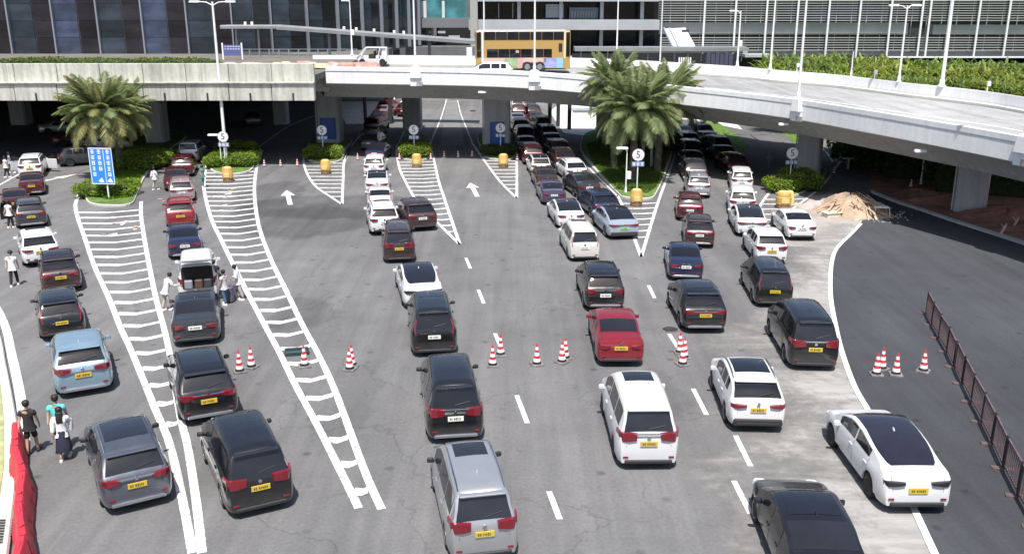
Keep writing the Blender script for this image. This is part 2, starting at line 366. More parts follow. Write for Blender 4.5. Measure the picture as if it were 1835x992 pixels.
for a, b in [((835, 462), (843, 481)), ((857, 519), (867, 544)), ((887, 597), (901, 630)), ((926, 708), (945, 758)), ((984, 880), (1003, 930)), ((1162, 511), (1173, 534)), ((1199, 598), (1214, 622)), ((1242, 696), (1266, 743)), ((1315, 861), (1345, 920)), ((1318, 780), (1345, 835))]:
    line_marking([a, b], .17, 'lane_dash')
line_marking([(-30, 345), (0, 331), (27, 316), (60, 300)], .2)
line_marking([(-60, 470), (0, 562), (22, 640), (38, 720), (44, 790)], .32, 'edge_line')
for px in ([(770, 262), (778, 240), (789, 215), (797, 190), (800, 178)], [(846, 255), (836, 230), (826, 205), (820, 180)], [(620, 285), (630, 262), (652, 235), (668, 215)], [(712, 262), (722, 240), (735, 215)], [(460, 268), (475, 255), (520, 225), (570, 205)],
           [(1052, 298), (1085, 330), (1107, 352)], [(1415, 222), (1450, 250), (1478, 270), (1492, 290)], [(1540, 250), (1570, 265), (1595, 285), (1600, 300)], [(245, 318), (275, 290), (298, 270)]):
    line_marking(px, .15)
def arrow(px, py, hd, s=1.0):
    c = gp(px, py); pts = [(-.11, -1.7), (.11, -1.7), (.11, .5), (.33, .5), (0, 1.9), (-.33, .5), (-.11, .5)]; h = R(hd); mb = MB()
    q = [(c.x + (x * math.cos(h) + y * math.sin(h)) * s, c.y + (-x * math.sin(h) + y * math.cos(h)) * s, ZP) for x, y in pts]
    mb.face([q[0], q[1], q[2], q[6]]); mb.face([q[5], q[2], q[3], q[4]]) if False else mb.face([q[5], q[3], q[4]])
    mb.build('lane_arrow', M_PAINT)['kind'] = 'structure'
arrow(517, 354, -16, 1.55); arrow(849, 340, -8, 1.55); arrow(90, 322, 20, 1.5)

# left pavement behind the edge line
pv = [gp(*p) for p in ((-200, 420), (-60, 480), (-8, 590), (8, 660), (24, 745), (30, 800), (22, 900), (10, 1000), (-10, 1150), (-900, 1150), (-900, 420))]
mb = MB(); mb.prism([(p.x, p.y) for p in pv], -.02, .12); mb.build('pavement', M_PAVE)['kind'] = 'structure'
mb = MB(); mb.tube([(p.x, p.y, .13) for p in spline(pv[:9], 4)], .09, 6); mb.build('pavement_kerb', M_KERB)['kind'] = 'structure'
pl = [gp(*p) for p in ((-200, 600), (-40, 620), (0, 680), (8, 760), (8, 840), (-4, 930), (-60, 1000), (-400, 1000))]
mb = MB(); mb.prism([(p.x, p.y) for p in pl], .12, .15); mb.build('pavement_bed', mat('pale_lawn', (.30, .32, .16), .95, var=.3, scale=2))['kind'] = 'structure'
g1 = gp(12, 960); mb = MB()
for k in range(9): mb.box((g1.x - .1, g1.y - .5 + k * .13, .145), (.7, .05, .03))
tag(mb.build('drain_grate', M_DARKSTEEL), 'small dark drain grate in the pavement at the lower left corner', 'drain')
c = gp(532, 634); mb = MB(); mb.rbox((0, 0, .1), (.95, .42, .2), .05); mb.box((0, 0, .22), (.9, .1, .05)); mb.box((0, .14, .21), (.9, .05, .03)); mb.box((0, -.14, .21), (.9, .05, .03))
tag(mb.build('speed_bump_block', mat('dark_green_plastic', (.02, .05, .045), .5), None, loc=c, rz=R(12)), 'dark green plastic block lying on the chevron marking beside a cone', 'block')

# ------------------------------------------------------------------ planted islands
def leaf_blob(mb, c, r, n, s, rn):
    """leaves spread through the outer shell of a rounded clump"""
    for _ in range(n):
        while True:
            d = Vector((rn.uniform(-1, 1), rn.uniform(-1, 1), rn.uniform(-.35, 1)))
            if .15 < d.length < 1: break
        k = rn.uniform(.72, 1.05) / max(abs(d.x) ** 3 + abs(d.y) ** 3 + abs(d.z) ** 3, 1e-3) ** (1 / 3); p = Vector((c[0] + d.x * k * r[0], c[1] + d.y * k * r[1], c[2] + d.z * k * r[2]))
        u = Vector((rn.gauss(0, 1), rn.gauss(0, 1), rn.gauss(0, .7))).normalized(); w = u.cross(Vector((rn.gauss(0, 1), rn.gauss(0, 1), rn.gauss(0, 1)))).normalized()
        q = s * rn.uniform(.6, 1.3); mb.face([p - u * q, p + w * q * .45, p + u * q, p - w * q * .45])
def hedge(name, px, size, label, m=LEAF, n=900, s=.10, rz=0, z=.12, cat='hedge', loc=None, group=None):
    """clipped hedge with stems and a dark heart that the leaves grow round"""
    base = loc or gp(*px); e = empty(name, (base.x, base.y, z), rz); rn = random.Random(int(base.x * 37 + base.y))
    mb = MB(); nx = max(1, int(size[0] / 1.1)); ny = max(1, int(size[1] / 1.1))
    tri = n // (nx * ny)
    for i in range(nx):
        for j in range(ny):
            cx, cy = (i + .5) / nx * size[0] - size[0] / 2, (j + .5) / ny * size[1] - size[1] / 2
            hz = size[2] * rn.uniform(.46, .54)
            leaf_blob(mb, (cx, cy, hz), (size[0] / nx * .62, size[1] / ny * .62, hz), tri, s, rn)
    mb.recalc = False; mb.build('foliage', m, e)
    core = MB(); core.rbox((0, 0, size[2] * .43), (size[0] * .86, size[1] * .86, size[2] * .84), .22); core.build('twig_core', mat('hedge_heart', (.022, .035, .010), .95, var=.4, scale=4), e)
    return tag(e, label, cat, group)
def island(name, px, m_top=M_GRASS, h=.14):
    pts = spline([gp(*p) for p in px] + [gp(*px[0])], 4)[:-1]
    c = sum((Vector((p.x, p.y, 0)) for p in pts), Vector()) / len(pts)
    mb = MB(); mb.prism([(p.x, p.y) for p in pts], -.02, h); o = mb.build('island_kerb', M_KERB); o['kind'] = 'structure'
    q = [(c.x + (p.x - c.x) * .95, c.y + (p.y - c.y) * .97) for p in pts]
    q = [((p.x + (c.x - p.x) / max((c - p).length, .1) * .28), (p.y + (c.y - p.y) / max((c - p).length, .1) * .28)) for p in pts]
    mb = MB(); mb.prism(q, h - .03, h + .03); o2 = mb.build('island_lawn', m_top); o2['kind'] = 'structure'
def tufts(name, poly_px, n, s, m, hmax=.25):
    rn = random.Random(3); P = [gp(*p) for p in poly_px]; x0, x1 = min(p.x for p in P), max(p.x for p in P); y0, y1 = min(p.y for p in P), max(p.y for p in P)
    def inside(x, y):
        r_ = False
        for a, b in zip(P, P[1:] + P[:1]):
            if (a.y > y) != (b.y > y) and x < (b.x - a.x) * (y - a.y) / (b.y - a.y) + a.x: r_ = not r_
        return r_
    mb = MB()
    while n > 0:
        x, y = rn.uniform(x0, x1), rn.uniform(y0, y1)
        if not inside(x, y): continue
        n -= 1; h = rn.uniform(.4, 1) * hmax; a = rn.uniform(0, 6.28); dx, dy = math.cos(a) * s, math.sin(a) * s
        mb.face([(x - dx, y - dy, .15), (x + dx, y + dy, .15), (x + rn.gauss(0, s), y + rn.gauss(0, s), .15 + h)])
    mb.recalc = False; o = mb.build(name, m); o['kind'] = 'stuff'; tag(o, 'short green ground cover growing over the traffic island', 'grass'); return o
I1 = [(152, 350), (160, 366), (195, 371), (234, 368), (246, 350), (262, 316), (300, 272), (330, 240), (200, 240), (190, 275), (170, 315)]
island('a', I1); tufts('ground_cover', [(158, 352), (195, 362), (232, 358), (240, 345), (256, 312), (290, 268), (204, 268), (178, 315)], 26000, .05, leaf_mat('ground_cover_leaf', (.05, .12, .008), (.16, .27, .02), .25), .28)
hedge('hedge', (194, 351), (4.0, 2.8, .95), 'low clipped hedge at the rounded tip of the left palm island, under the blue sign', n=3600)
hedge('hedge', (252, 300), (4.6, 6.5, 1.1), 'broad bright green hedge filling the far right part of the left palm island', n=9000, rz=R(-14), s=.10)
island('a', [(376, 296), (380, 308), (410, 314), (448, 308), (458, 290), (463, 262), (390, 262)])
hedge('hedge', (392, 299), (1.6, 3.2, 1.05), 'rounded clipped hedge clump left of the orange barrel, second island from left', n=2300)
hedge('hedge', (436, 298), (2.3, 3.2, 1.15), 'rounded clipped hedge clump right of the orange barrel, second island from left', n=3000)
hedge('hedge', (424, 278), (3.4, 2.4, 1.1), 'wide low hedge at the back of the second island from left', n=3000)
island('a', [(548, 280), (556, 290), (585, 294), (612, 288), (620, 268), (628, 250), (560, 250)])
hedge('hedge', (580, 285), (3.0, 2.6, 1.15), 'bright green hedge behind the third barrel from left, beside the pier with blue panel', n=3200)
island('a', [(716, 278), (722, 286), (748, 290), (768, 284), (771, 262), (765, 245), (724, 245)])
hedge('hedge', (745, 283), (2.6, 2.2, 1.15), 'small bright hedge on the narrow central island between two lanes', n=3000)
island('a', [(862, 272), (872, 284), (900, 288), (922, 284), (924, 262), (915, 240), (858, 240)])
hedge('hedge', (893, 279), (3.0, 2.4, .9), 'shaded low hedge at the foot of the central pier', LEAF_SHADED, n=2600)
I6 = [(1060, 300), (1085, 326), (1107, 348), (1120, 356), (1164, 358), (1178, 345), (1196, 305), (1205, 270), (1195, 238), (1100, 232), (1050, 240), (1040, 270)]
island('a', I6); tufts('ground_cover', [(1064, 298), (1108, 344), (1160, 350), (1175, 340), (1190, 302), (1196, 268), (1100, 245), (1050, 262)], 26000, .05, leaf_mat('lawn_leaf', (.035, .075, .010), (.10, .16, .02), .2), .2)
hedge('hedge', (1178, 262), (4.5, 9, 1.2), 'dark shaded hedge behind the three palms', LEAF_SHADED, n=4000, s=.13)
island('a', [(1386, 342), (1392, 350), (1415, 354), (1440, 346), (1470, 322), (1478, 305), (1420, 300)])
hedge('hedge', (1400, 343), (2.0, 2.4, 1.0), 'bright clipped hedge round the orange barrel left of the timber heap', n=2400)
hedge('hedge', (1434, 336), (2.4, 4.0, 1.15), 'green hedge at the foot of the tall pier left of the timber heap', n=3200)

# soil bank, lawn and hedges on the far right
se = [(p.x, p.y) for p in soil_edge]
flat(se + [(70, 80), (40, 100), (gp(1560, 300).x, gp(1560, 300).y)], .012, 'soil_bank', M_SOIL)
mb = MB(); ribbon(mb, [Vector((p.x, p.y, 0)) for p in soil_edge], .25, .20); rows = [[Vector((p.x, p.y - .14, 0)), Vector((p.x, p.y - .14, .20))] for p in soil_edge]; mb.loft(rows)
mb.build('soil_kerb', M_KERB)['kind'] = 'structure'
def mound(name, c, r, m, label=None, cat=None, kind='stuff', seed=1, n=22, noise_a=.3):
    rn = random.Random(seed); mb = MB(); rows = []
    ph = [rn.uniform(0, 6.28) for _ in range(6)]
    for i in range(n + 1):
        t = i / n; row = []
        for k in range(36):
            a = 2 * math.pi * k / 36; edge = 1 + .16 * math.sin(2 * a + ph[0]) + .1 * math.sin(5 * a + ph[1])
            h = (1 - t * t) ** 1.2 * (1 + noise_a * (.5 * math.sin(3 * a + ph[2] + 4 * t) + .5 * math.sin(7 * a + 9 * t + ph[3])) * (t > 0)) + rn.uniform(-.03, .03) * (0 < t < 1)
            row.append((math.cos(a) * r[0] * t * edge, math.sin(a) * r[1] * t * edge, max(0, h) * r[2] - (.03 if t == 1 else 0)))
        rows.append(row)
    mb.loft(rows, True); o = mb.build(name, m, None, True, 60, loc=c)
    return tag(o, label, cat, None, kind)
for i, (px, py, rx, ry, rz_) in enumerate([(1700, 362, 3.4, 1.4, .5), (1800, 388, 3.0, 1.6, .6), (1860, 412, 2.6, 1.3, .5), (1645, 348, 2.2, 1.0, .35)]):
    mound('soil_heap', gp(px, py), (rx, ry, rz_), M_SOIL, ['low reddish soil heap just left of the rightmost pier', 'low reddish soil heap right of the rightmost pier', 'low reddish soil heap at the right picture edge', 'smallest reddish soil heap, nearest the white table'][i], 'soil', seed=i + 3)
for (px, py, sz, lb, rz) in [(1590, 300, (7, 4, 2.4), 'dark green hedge under the overpass beside the bending road', .4), (1675, 318, (9, 4, 3.0), 'tall dark hedge between the two right hand piers', -.35), (1800, 345, (11, 4, 3.4), 'tall dark hedge in shade at the right edge of the picture', -.45)]:
    hedge('tall_hedge', (px, py), sz, lb, LEAF_SHADED, n=6500, s=.16, rz=rz, z=0)
hedge('tall_hedge', (1650, 278), (16, 5, 1.8), 'sunlit hedge top seen below the overpass on the right', LEAF, n=6000, s=.2, rz=-.5, z=0)
# lawns, pale lane, and ground coloured pale for the sunlight beyond the overpass
flat([gp(*p).xy for p in ((1560, 250), (1600, 262), (1660, 285), (1720, 290), (1900, 290), (1800, 240), (1600, 225))], .014, 'lawn_strip', M_GRASS)
flat([gp(*p).xy for p in ((1262, 232), (1300, 262), (1330, 272), (1345, 262), (1318, 240), (1280, 215), (1255, 208))], .014, 'lawn_strip', M_GRASS)
flat([gp(*p).xy for p in ((1390, 228), (1430, 262), (1460, 262), (1440, 232), (1400, 215))], .014, 'lawn_strip', M_GRASS)
flat([gp(*p).xy for p in ((1010, 238), (1075, 246), (1160, 215), (1240, 214), (1330, 232), (1300, 200), (1160, 190), (1000, 188), (985, 200))], .006, 'sunlit_ground_patch', mat('sunlit_ground_pale', (.62, .61, .58), .8, var=.1, scale=.6))  # sunlit ground painted as a pale patch
flat([gp(*p).xy for p in ((620, 222), (700, 222), (720, 182), (600, 182))], .006, 'sunlit_ground_patch', mat('sunlit_ground_pale', (.62, .61, .58)))  # sunlit strip behind the deck, brightness put into the colour
flat([gp(*p).xy for p in ((790, 260), (832, 260), (818, 180), (800, 180))], .006, 'far_lane', mat('pale_lane', (.17, .17, .17), .85, var=.15, scale=.5))
# ================================================================== overpass on the right (curved, white)
FRONT = [(583, 120, 8.2), (700, 121.5, 8.2), (840, 124, 8.12), (962, 129, 8.0), (1100, 141, 7.6), (1215, 154, 7.3), (1330, 166, 7.1), (1437, 179, 7.0), (1560, 198, 6.95), (1700, 221, 6.85), (1820, 242, 6.75), (1960, 270, 6.65), (2120, 305, 6.55)]
REAR = [(560, 99, 8.2), (650, 99, 8.2), (840, 100.5, 8.1), (985, 103, 8.0), (1120, 107, 7.8), (1320, 119, 7.4), (1390, 125.5, 7.3), (1500, 134, 7.15), (1620, 148, 7.0), (1690, 155, 6.95), (1770, 164, 6.88), (1835, 174, 6.82), (2000, 200, 6.7)]
def resample(P, n):
    d = [0]
    for a, b in zip(P, P[1:]): d.append(d[-1] + (b - a).length)
    out = []; j = 0
    for i in range(n):
        t = d[-1] * i / (n - 1)
        while j < len(d) - 2 and d[j + 1] < t: j += 1
        out.append(P[j].lerp(P[j + 1], (t - d[j]) / max(d[j + 1] - d[j], 1e-6)))
    return out
NS = 61
BF = resample(spline([gp(*p) for p in FRONT], 8), NS); BR = resample(spline([gp(*p) for p in REAR], 8), NS)
def bsec(i, d, dz, from_rear=False):
    a, b = (BR[i], BF[i]) if from_rear else (BF[i], BR[i]); u = Vector((b.x - a.x, b.y - a.y, 0)).normalized()
    return Vector((a.x + u.x * d, a.y + u.y * d, a.z + (b.z - a.z) * d / max((b - a).xy.length, 1) + dz))
ov = empty('overpass', (BF[20].x, BF[20].y, 0)); tag(ov, 'curved white road overpass crossing the whole scene above the lanes', 'overpass')
OL = ov.location.copy()
def onto(o, parent=ov):
    o.parent = parent; o.matrix_parent_inverse = Matrix.Translation(-OL) ; return o
def strip(name, prof, m, rear=False, closed=True, i0=0, i1=NS, parent=ov, smooth=True):
    mb = MB(); rows = [[bsec(i, d, dz, rear) - OL for d, dz in prof] for i in range(i0, i1)]
    mb.loft(rows, closed)
    if closed:
        n = len(prof); mb.f.append(tuple(range(n))); mb.mi.append(0); mb.f.append(tuple(range((len(rows) - 1) * n, len(rows) * n))); mb.mi.append(0)
    return mb.build(name, m, parent, smooth, 25)
M_DECK = asphalt_mat('deck_asphalt', .29, (1, 1, 1))
mb = MB(); rows = []
for i in range(NS):
    w = (BR[i] - BF[i]).length - .4
    rows.append([bsec(i, .4 + (w - .4) * k / 6, -1.02) - OL for k in range(7)])
mb.loft(rows); mb.build('deck', M_DECK, ov, True)
PANEL = 4                                   # stations per precast panel, with open joints between
for i in range(0, NS - 1, PANEL):
    j = min(i + PANEL + 1, NS)
    if j - i < 2: continue
    strip('parapet_cap', [(-.05, -.34), (-.05, -.03), (0, 0), (.30, 0), (.34, -.03), (.34, -.34)], M_WHITE_CONC, i0=i, i1=j)
    strip('parapet_wall', [(.04, -.34), (.04, -.42), (0, -.46), (-.02, -1.38), (.22, -1.45), (.40, -1.2), (.36, -.34)], M_WHITE_CONC, i0=i, i1=j)
    strip('rear_parapet', [(-.05, -1.4), (-.05, 0), (.3, 0), (.34, -.9), (.5, -1.4)], M_WHITE_CONC, rear=True, i0=i, i1=j)
mb = MB(); rows = []
for i in range(NS):
    W_ = (BR[i] - BF[i]).xy.length
    rows.append([bsec(i, d, dz) - OL for d, dz in ((.2, -1.42), (1.2, -1.62), (2.6, -1.98), (3.5, -2.5), (4.0, -2.9), (W_ - 4, -2.9), (W_ - 3.4, -2.4), (W_ - .3, -1.4))])
mb.loft(rows); mb.build('girder', M_GREY_CONC, ov, True, 30)
for d0, w_ in ((3.4, .15), (7.2, .15), (11.6, .45), (15.5, .15)):
    rows = [[bsec(i, d0, -1.012) - OL, bsec(i, d0 + w_, -1.012) - OL] for i in range(0, NS)]; mb = MB(); mb.loft(rows); mb.build('lane_stripe', M_PAINT, ov)
strip('kerb_strip', [(.42, -1.0), (.42, -.85), (1.1, -.85), (1.1, -1.0)], M_KERB, smooth=False)
strip('kerb_strip', [(.52, -1.0), (.52, -.82), (1.9, -.82), (1.9, -1.0)], M_KERB, rear=True, smooth=False)

def nearest_station(px, arr=BF):
    best = 0; bd = 1e9
    for i, p in enumerate(arr):
        q = (p - cam.location); depth = q.dot(_f); x = CX + q.x / depth * FOC
        if abs(x - px) < bd: bd = abs(x - px); best = i
    return best
def yaw_at(i):
    a, b = BF[max(i - 1, 0)], BF[min(i + 1, NS - 1)]; return math.atan2(b.y - a.y, b.x - a.x)
for px in (752, 962, 1437, 1832):
    i = nearest_station(px); mb = MB(); p = bsec(i, -.02, 0) - OL
    mb.rbox((0, 0, -.33), (1.0, .6, .95), .12, top=.8); mb.rbox((0, .06, -1.05), (.95, .4, .9), .05); mb.build('lamp_pedestal', M_WHITE_CONC, ov, loc=p, rz=yaw_at(i))
    mb = MB(); mb.box((.32, .06, -1.32), (.5, .42, .34)); mb.build('drain_box', M_GREY_CONC, ov, loc=p, rz=yaw_at(i))

# piers
def pier(px, py, w, t, top_z, rz=0.0, name='pier', panel=None, pipe=True):
    b = gp(px, py); mb = MB(); 
    mb.rbox((0, 0, top_z / 2), (w, t, top_z), .14, top=1.0)
    o = mb.build(name, M_PIER, ov, loc=Vector((b.x, b.y, 0)) - OL, rz=rz)
    mb = MB(); mb.rbox((0, 0, top_z - .14), (w * .72, t * .72, .2), .03); mb.build('bearing', M_DARKSTEEL, o)
    if pipe: mb = MB(); mb.tube([(-w / 2 - .08, -t / 2 + .1, .1), (-w / 2 - .08, -t / 2 + .1, top_z + .35), (-w / 2 - .7, -t / 2 - .5, top_z + .75)], .06, 8); mb.build('downpipe', M_KERB, o)
    if panel:
        mb = MB(); mb.box((0, -t / 2 - .03, panel[0]), (w * panel[1], .05, panel[2])); pb = mb.build('notice_panel', mat('panel_blue', (.03, .09, .36), .4), o)
        mb = MB(); mb.box((0, -t / 2 - .06, panel[0] + panel[2] * .05), (w * panel[1] * .7, .01, panel[2] * .8)); mb.build('notice_sheet', mat('panel_blue_light', (.05, .13, .42), .4), pb)
    return o
pier(594, 256, 2.2, 2.4, 5.25, panel=(1.6, .7, 2.1))
pier(891, 268, 2.5, 2.4, 5.15, .02, panel=(1.6, .55, 2.4))
pier(1447, 318, 1.75, 1.8, 4.15, -.45)
pier(1737, 377, 1.9, 1.9, 3.95, -.55)
pier(740, 232, 2.0, 2.4, 5.2, pipe=False); pier(1085, 245, 1.9, 1.9, 4.8, -.2, pipe=False); pier(1175, 236, 1.6, 2.2, 4.7, -.2, pipe=False)
for px, py in ((985, 232), (1000, 226), (1020, 232), (1283, 222), (1262, 226), (1240, 224), (905, 222), (655, 216), (700, 222)):
    b = gp(px, py); mb = MB(); mb.lathe([(.22, 0), (.22, 5.3)], n=12); tag(mb.build('steel_column', M_DARKSTEEL, None, True, loc=Vector((b.x, b.y, 0))), 'slim dark column standing in the shade below the overpass', 'column', 'slim dark columns below the overpass')

# ================================================================== concrete overpass on the left (older, beige, stained)
lo = empty('concrete_overpass', (-45, 77.5, 0)); tag(lo, 'older beige stained concrete overpass at the upper left with palm before it', 'overpass'); LL = lo.location.copy()
XR = BF[0].x - .15; YF = 77.3
mb = MB(); mb.box(((XR - 150) / 2 - LL.x, YF + 40 - LL.y, 7.55), (XR + 150, 79.0, .5)); mb.build('deck_slab', concrete_mat('plaza_paving', (.15, .14, .12), .4, False), lo)  # slab extended far back to keep the undercroft dark
k = 0; x = XR
while x > -72:
    w = 3.55
    mb = MB(); mb.rbox((x - w / 2 - LL.x, YF + .25 - LL.y, 7.95), (w - .035, .34, 1.54), .03); o = mb.build('parapet_panel', M_BEIGE_CONC, lo)
    mb = MB(); mb.rbox((x - w / 2 - LL.x, YF - LL.y + (.02 if k % 2 else 0), 6.45), (w - .05, .62, 1.42), .03); mb.build('edge_beam', M_BEIGE_CONC, lo)
    mb = MB(); mb.box((x - w * .5 - LL.x, YF - .335 - LL.y, 6.05), (.14, .06, .62)); mb.build('drain_slot', M_DARKSTEEL, lo)
    x -= w; k += 1
mb = MB(); mb.box(((XR - 74) / 2 - LL.x, YF - .12 - LL.y, 7.19), (XR + 74, .7, .08)); mb.build('ledge', M_BEIGE_CONC, lo)
mb = MB()
for y in range(84, 150, 9): mb.box(((XR - 90) / 2 - LL.x, y - LL.y, 6.6), (XR + 90, 1.0, 1.4))
mb.build('crossbeam', M_GREY_CONC, lo)
for px, py, w in ((284, 256, 1.9), (40, 222, 1.9), (505, 222, 1.6), (-60, 262, 1.8)):
    b = gp(px, py); mb = MB(); mb.rbox((0, 0, 2.95), (w, w, 5.9), .2); mb.build('pier', M_PIER, lo, loc=Vector((b.x, b.y, 0)) - LL)
# back wall of the undercroft
mb = MB(); mb.box((-75, 146, 3.4), (104, 1, 6.8)); tag(mb.build('undercroft_wall', M_GREY_CONC), 'plain grey wall closing the dark undercroft at the far left', 'wall')

# ================================================================== lamp posts
def lamp_post(base, h, label, arms=(-1, 1), r=.10, head=True, yaw=0.0, box=False, group='tall white lamp posts'):
    e = empty('street_lamp', base, yaw)
    mb = MB(); mb.tube([(0, 0, 0), (0, 0, h * .5), (0, 0, h)], [r, r * .8, r * .55], 10); mb.build('pole', M_WHITE_STEEL, e, True)
    mb = MB(); mb.lathe([(r * 2.2, 0), (r * 2.2, .05), (r * 1.4, .12), (r * 1.3, .5), (r, .55)], n=12); mb.build('base_plate', M_WHITE_STEEL, e, True)
    for a in arms:
        mb = MB(); mb.tube([(0, 0, h - .3), (a * .5, 0, h - .05), (a * 1.1, 0, h)], .045, 6); ar = mb.build('arm', M_WHITE_STEEL, e, True)
        mb = MB(); mb.rbox((a * 1.45, 0, h), (.85, .32, .14), .05); mb.build('lamp_head', M_WHITE_STEEL, ar)
    if box: mb = MB(); mb.rbox((.2, 0, h * .42), (.3, .3, .55), .05); mb.build('control_box', M_WHITE_STEEL, e)
    return tag(e, label, 'street lamp', group)
lamp_post(gp(407, 302), 13.6, 'very tall white lamp post rising from the second island from left', r=.15)
lamp_post(bsec(nearest_station(755), .1, 0), 9.0, 'tall white lamp post on the overpass parapet left of the bus')
lamp_post(bsec(nearest_station(962), .1, 0), 9.0, 'tall white lamp post on the overpass parapet in front of the bus')
lamp_post(bsec(nearest_station(1437), .1, 0), 9.0, 'tall white lamp post on the overpass parapet left of the louvred facade centre')
lamp_post(bsec(nearest_station(1832), .1, 0), 9.0, 'tall white lamp post on the overpass at the right edge of the picture')
ri = lambda px: nearest_station(px, BR)
def rear_pt(px, d=.15): return bsec(ri(px), d, 0, True)
lamp_post(rear_pt(626), 5.6, 'white lamp post behind the small patrol car on the overpass', arms=(-.3,), r=.09, box=True)
lamp_post(rear_pt(857), 8.5, 'white lamp post just behind the front end of the bus', r=.09)
lamp_post(rear_pt(1116), 8.5, 'white lamp post on the rear parapet above the palm tops', r=.09)
lamp_post(rear_pt(1320), 5.4, 'white lamp post on the rear parapet with a short folded arm and a box', arms=(-.5,), r=.1, box=True)
lamp_post(rear_pt(1390), 9.0, 'tall white lamp post on the rear parapet at the start of the shrub row', r=.1)
lamp_post(rear_pt(1622), 6.3, 'white lamp post with two level lamp heads before the louvred facade', arms=(-.8, .5), r=.1)
lamp_post(rear_pt(1688), 9.0, 'thick tall white lamp post on the rear parapet between shrubs', r=.16)
lamp_post(rear_pt(1526), 2.2, 'short white post light standing among the shrubs', arms=(), r=.06)
lamp_post(at(1183, 104, 112) - Vector((0, 0, 2.5)), 11, 'white lamp post beside the sloping white stair canopy', r=.1)
for px in (875, 1408, 1655):                   # small floodlights hung on the underside edge
    i = nearest_station(px); p = bsec(i, .3, -1.9) ; e = empty('floodlight', p)
    mb = MB(); mb.rbox((0, 0, 0), (.7, .3, .16), .05); mb.build('housing', M_WHITE_STEEL, e); mb = MB(); mb.tube([(0, .1, 0), (.5, .8, .1)], .04, 6); mb.build('bracket', M_WHITE_STEEL, e)
    tag(e, {875: 'small white floodlight under the overpass edge above the central pier', 1408: 'small white floodlight under the overpass edge at the tall pier', 1655: 'small white floodlight under the overpass edge between the right piers'}[px], 'floodlight')
for px in (1410, 1612, 1776):                       # small white lights on the rear parapet
    j = {1410: 1425, 1612: 1562, 1776: 1772}[px]; p = bsec(ri(j), .1, 0, True); e = empty('bollard_light', p)
    mb = MB(); mb.tube([(0, 0, 0), (0, 0, .45)], .05, 8); mb.build('stem', M_WHITE_STEEL, e); mb = MB(); mb.rbox((.08, 0, .6), (.26, .26, .36), .06); mb.build('lamp_head', M_WHITE_STEEL, e)
    tag(e, {1410: 'small white light on the rear parapet, leftmost before the shrubs', 1612: 'small white light on the rear parapet, middle one before the shrubs', 1776: 'small white light on the rear parapet, rightmost before the shrubs'}[px], 'parapet light')

# ================================================================== buildings
G_DARK = glass_mat('dark_window_glass', (.015, .018, .022)); G_BLUE = glass_mat('blue_grey_glass', (.042, .055, .095), .16, .6); G_BROWN = glass_mat('brown_grey_glass', (.020, .019, .025), .16, .5); G_SLATE = glass_mat('slate_glass', (.026, .036, .050), .16, .6)
M_FIN = mat('aluminium_fin', (.27, .29, .33), .4, .3); M_ROOFGREY = mat('canopy_grey', (.22, .23, .235), .6, var=.15, scale=.8); M_LOUVRE = mat('louvre_grey', (.40, .41, .40), .5, .1)
M_WALLGREY = mat('wall_grey', (.12, .125, .13), .7, var=.15, scale=.6); M_LIGHTBAND = mat('light_band', (.36, .38, .40), .6, var=.08, scale=.4)
# glazed block, upper left: bays set out on a curve that turns away to the right
gb = empty('glazed_building', (-55, 112, 7.8)); tag(gb, 'dark glazed building with tall blue and brown glass bays at the upper left', 'building'); GL = gb.location.copy()
p = at(-55, 97, 112); p.z = 7.8; ang = 0.0; rnb = random.Random(11); bays = []
hs = [0] * 6 + [14, 30, 44, 56, 64, 70, 74, 77, 79, 80, 80]
for i, hdg in enumerate(hs):
    w = 5.25 if i < 6 else 4.4; q = p + Vector((math.cos(R(hdg)), math.sin(R(hdg)), 0)) * w; bays.append((p.copy(), q.copy(), R(hdg), w)); p = q
for i, (a, b, hd_, w) in enumerate(bays):
    def P3(t, z, off=0.0): return (a.lerp(b, t) + Vector((math.sin(hd_) * off, -math.cos(hd_) * off, z))) - GL
    nz = 5
    for half in range(2):
        m_ = ([G_BLUE, G_BROWN] if i % 2 == 0 else [G_SLATE, G_BROWN])[half] if i < 6 else [G_SLATE, G_DARK][half]
        for r_ in range(nz):
            z0, z1 = r_ * 1.9, r_ * 1.9 + 1.86; jit = rnb.uniform(-.02, .02); t0, t1 = (.02, .55) if half == 0 else (.57, .98)
            mb = MB(); mb.add([P3(t0, z0, jit), P3(t1, z0, -jit), P3(t1, z1, -jit), P3(t0, z1, jit), P3(t0, z0, -.1), P3(t1, z0, -.1), P3(t1, z1, -.1), P3(t0, z1, -.1)], [(0, 1, 2, 3), (4, 7, 6, 5), (0, 4, 5, 1), (1, 5, 6, 2), (2, 6, 7, 3), (3, 7, 4, 0)])
            mb.build('glass_pane', m_, gb)
    mb = MB(); mb.add([P3(0, -.1, .42), P3(.035, -.1, .42), P3(.035, 9.6, .42), P3(0, 9.6, .42), P3(0, -.1, -.1), P3(.035, -.1, -.1), P3(.035, 9.6, -.1), P3(0, 9.6, -.1)], [(0, 1, 2, 3), (4, 7, 6, 5), (0, 4, 5, 1), (1, 5, 6, 2), (2, 6, 7, 3), (3, 7, 4, 0)]); mb.build('fin', M_FIN, gb)
    mb = MB(); mb.add([P3(0, -.2, -.15), P3(1, -.2, -.15), P3(1, 9.6, -.15), P3(0, 9.6, -.15), P3(0, -.2, -.4), P3(1, -.2, -.4), P3(1, 9.6, -.4), P3(0, 9.6, -.4)], [(0, 1, 2, 3), (4, 7, 6, 5), (0, 4, 5, 1), (1, 5, 6, 2), (2, 6, 7, 3), (3, 7, 4, 0)]); mb.build('backing_wall', M_WALLGREY, gb)
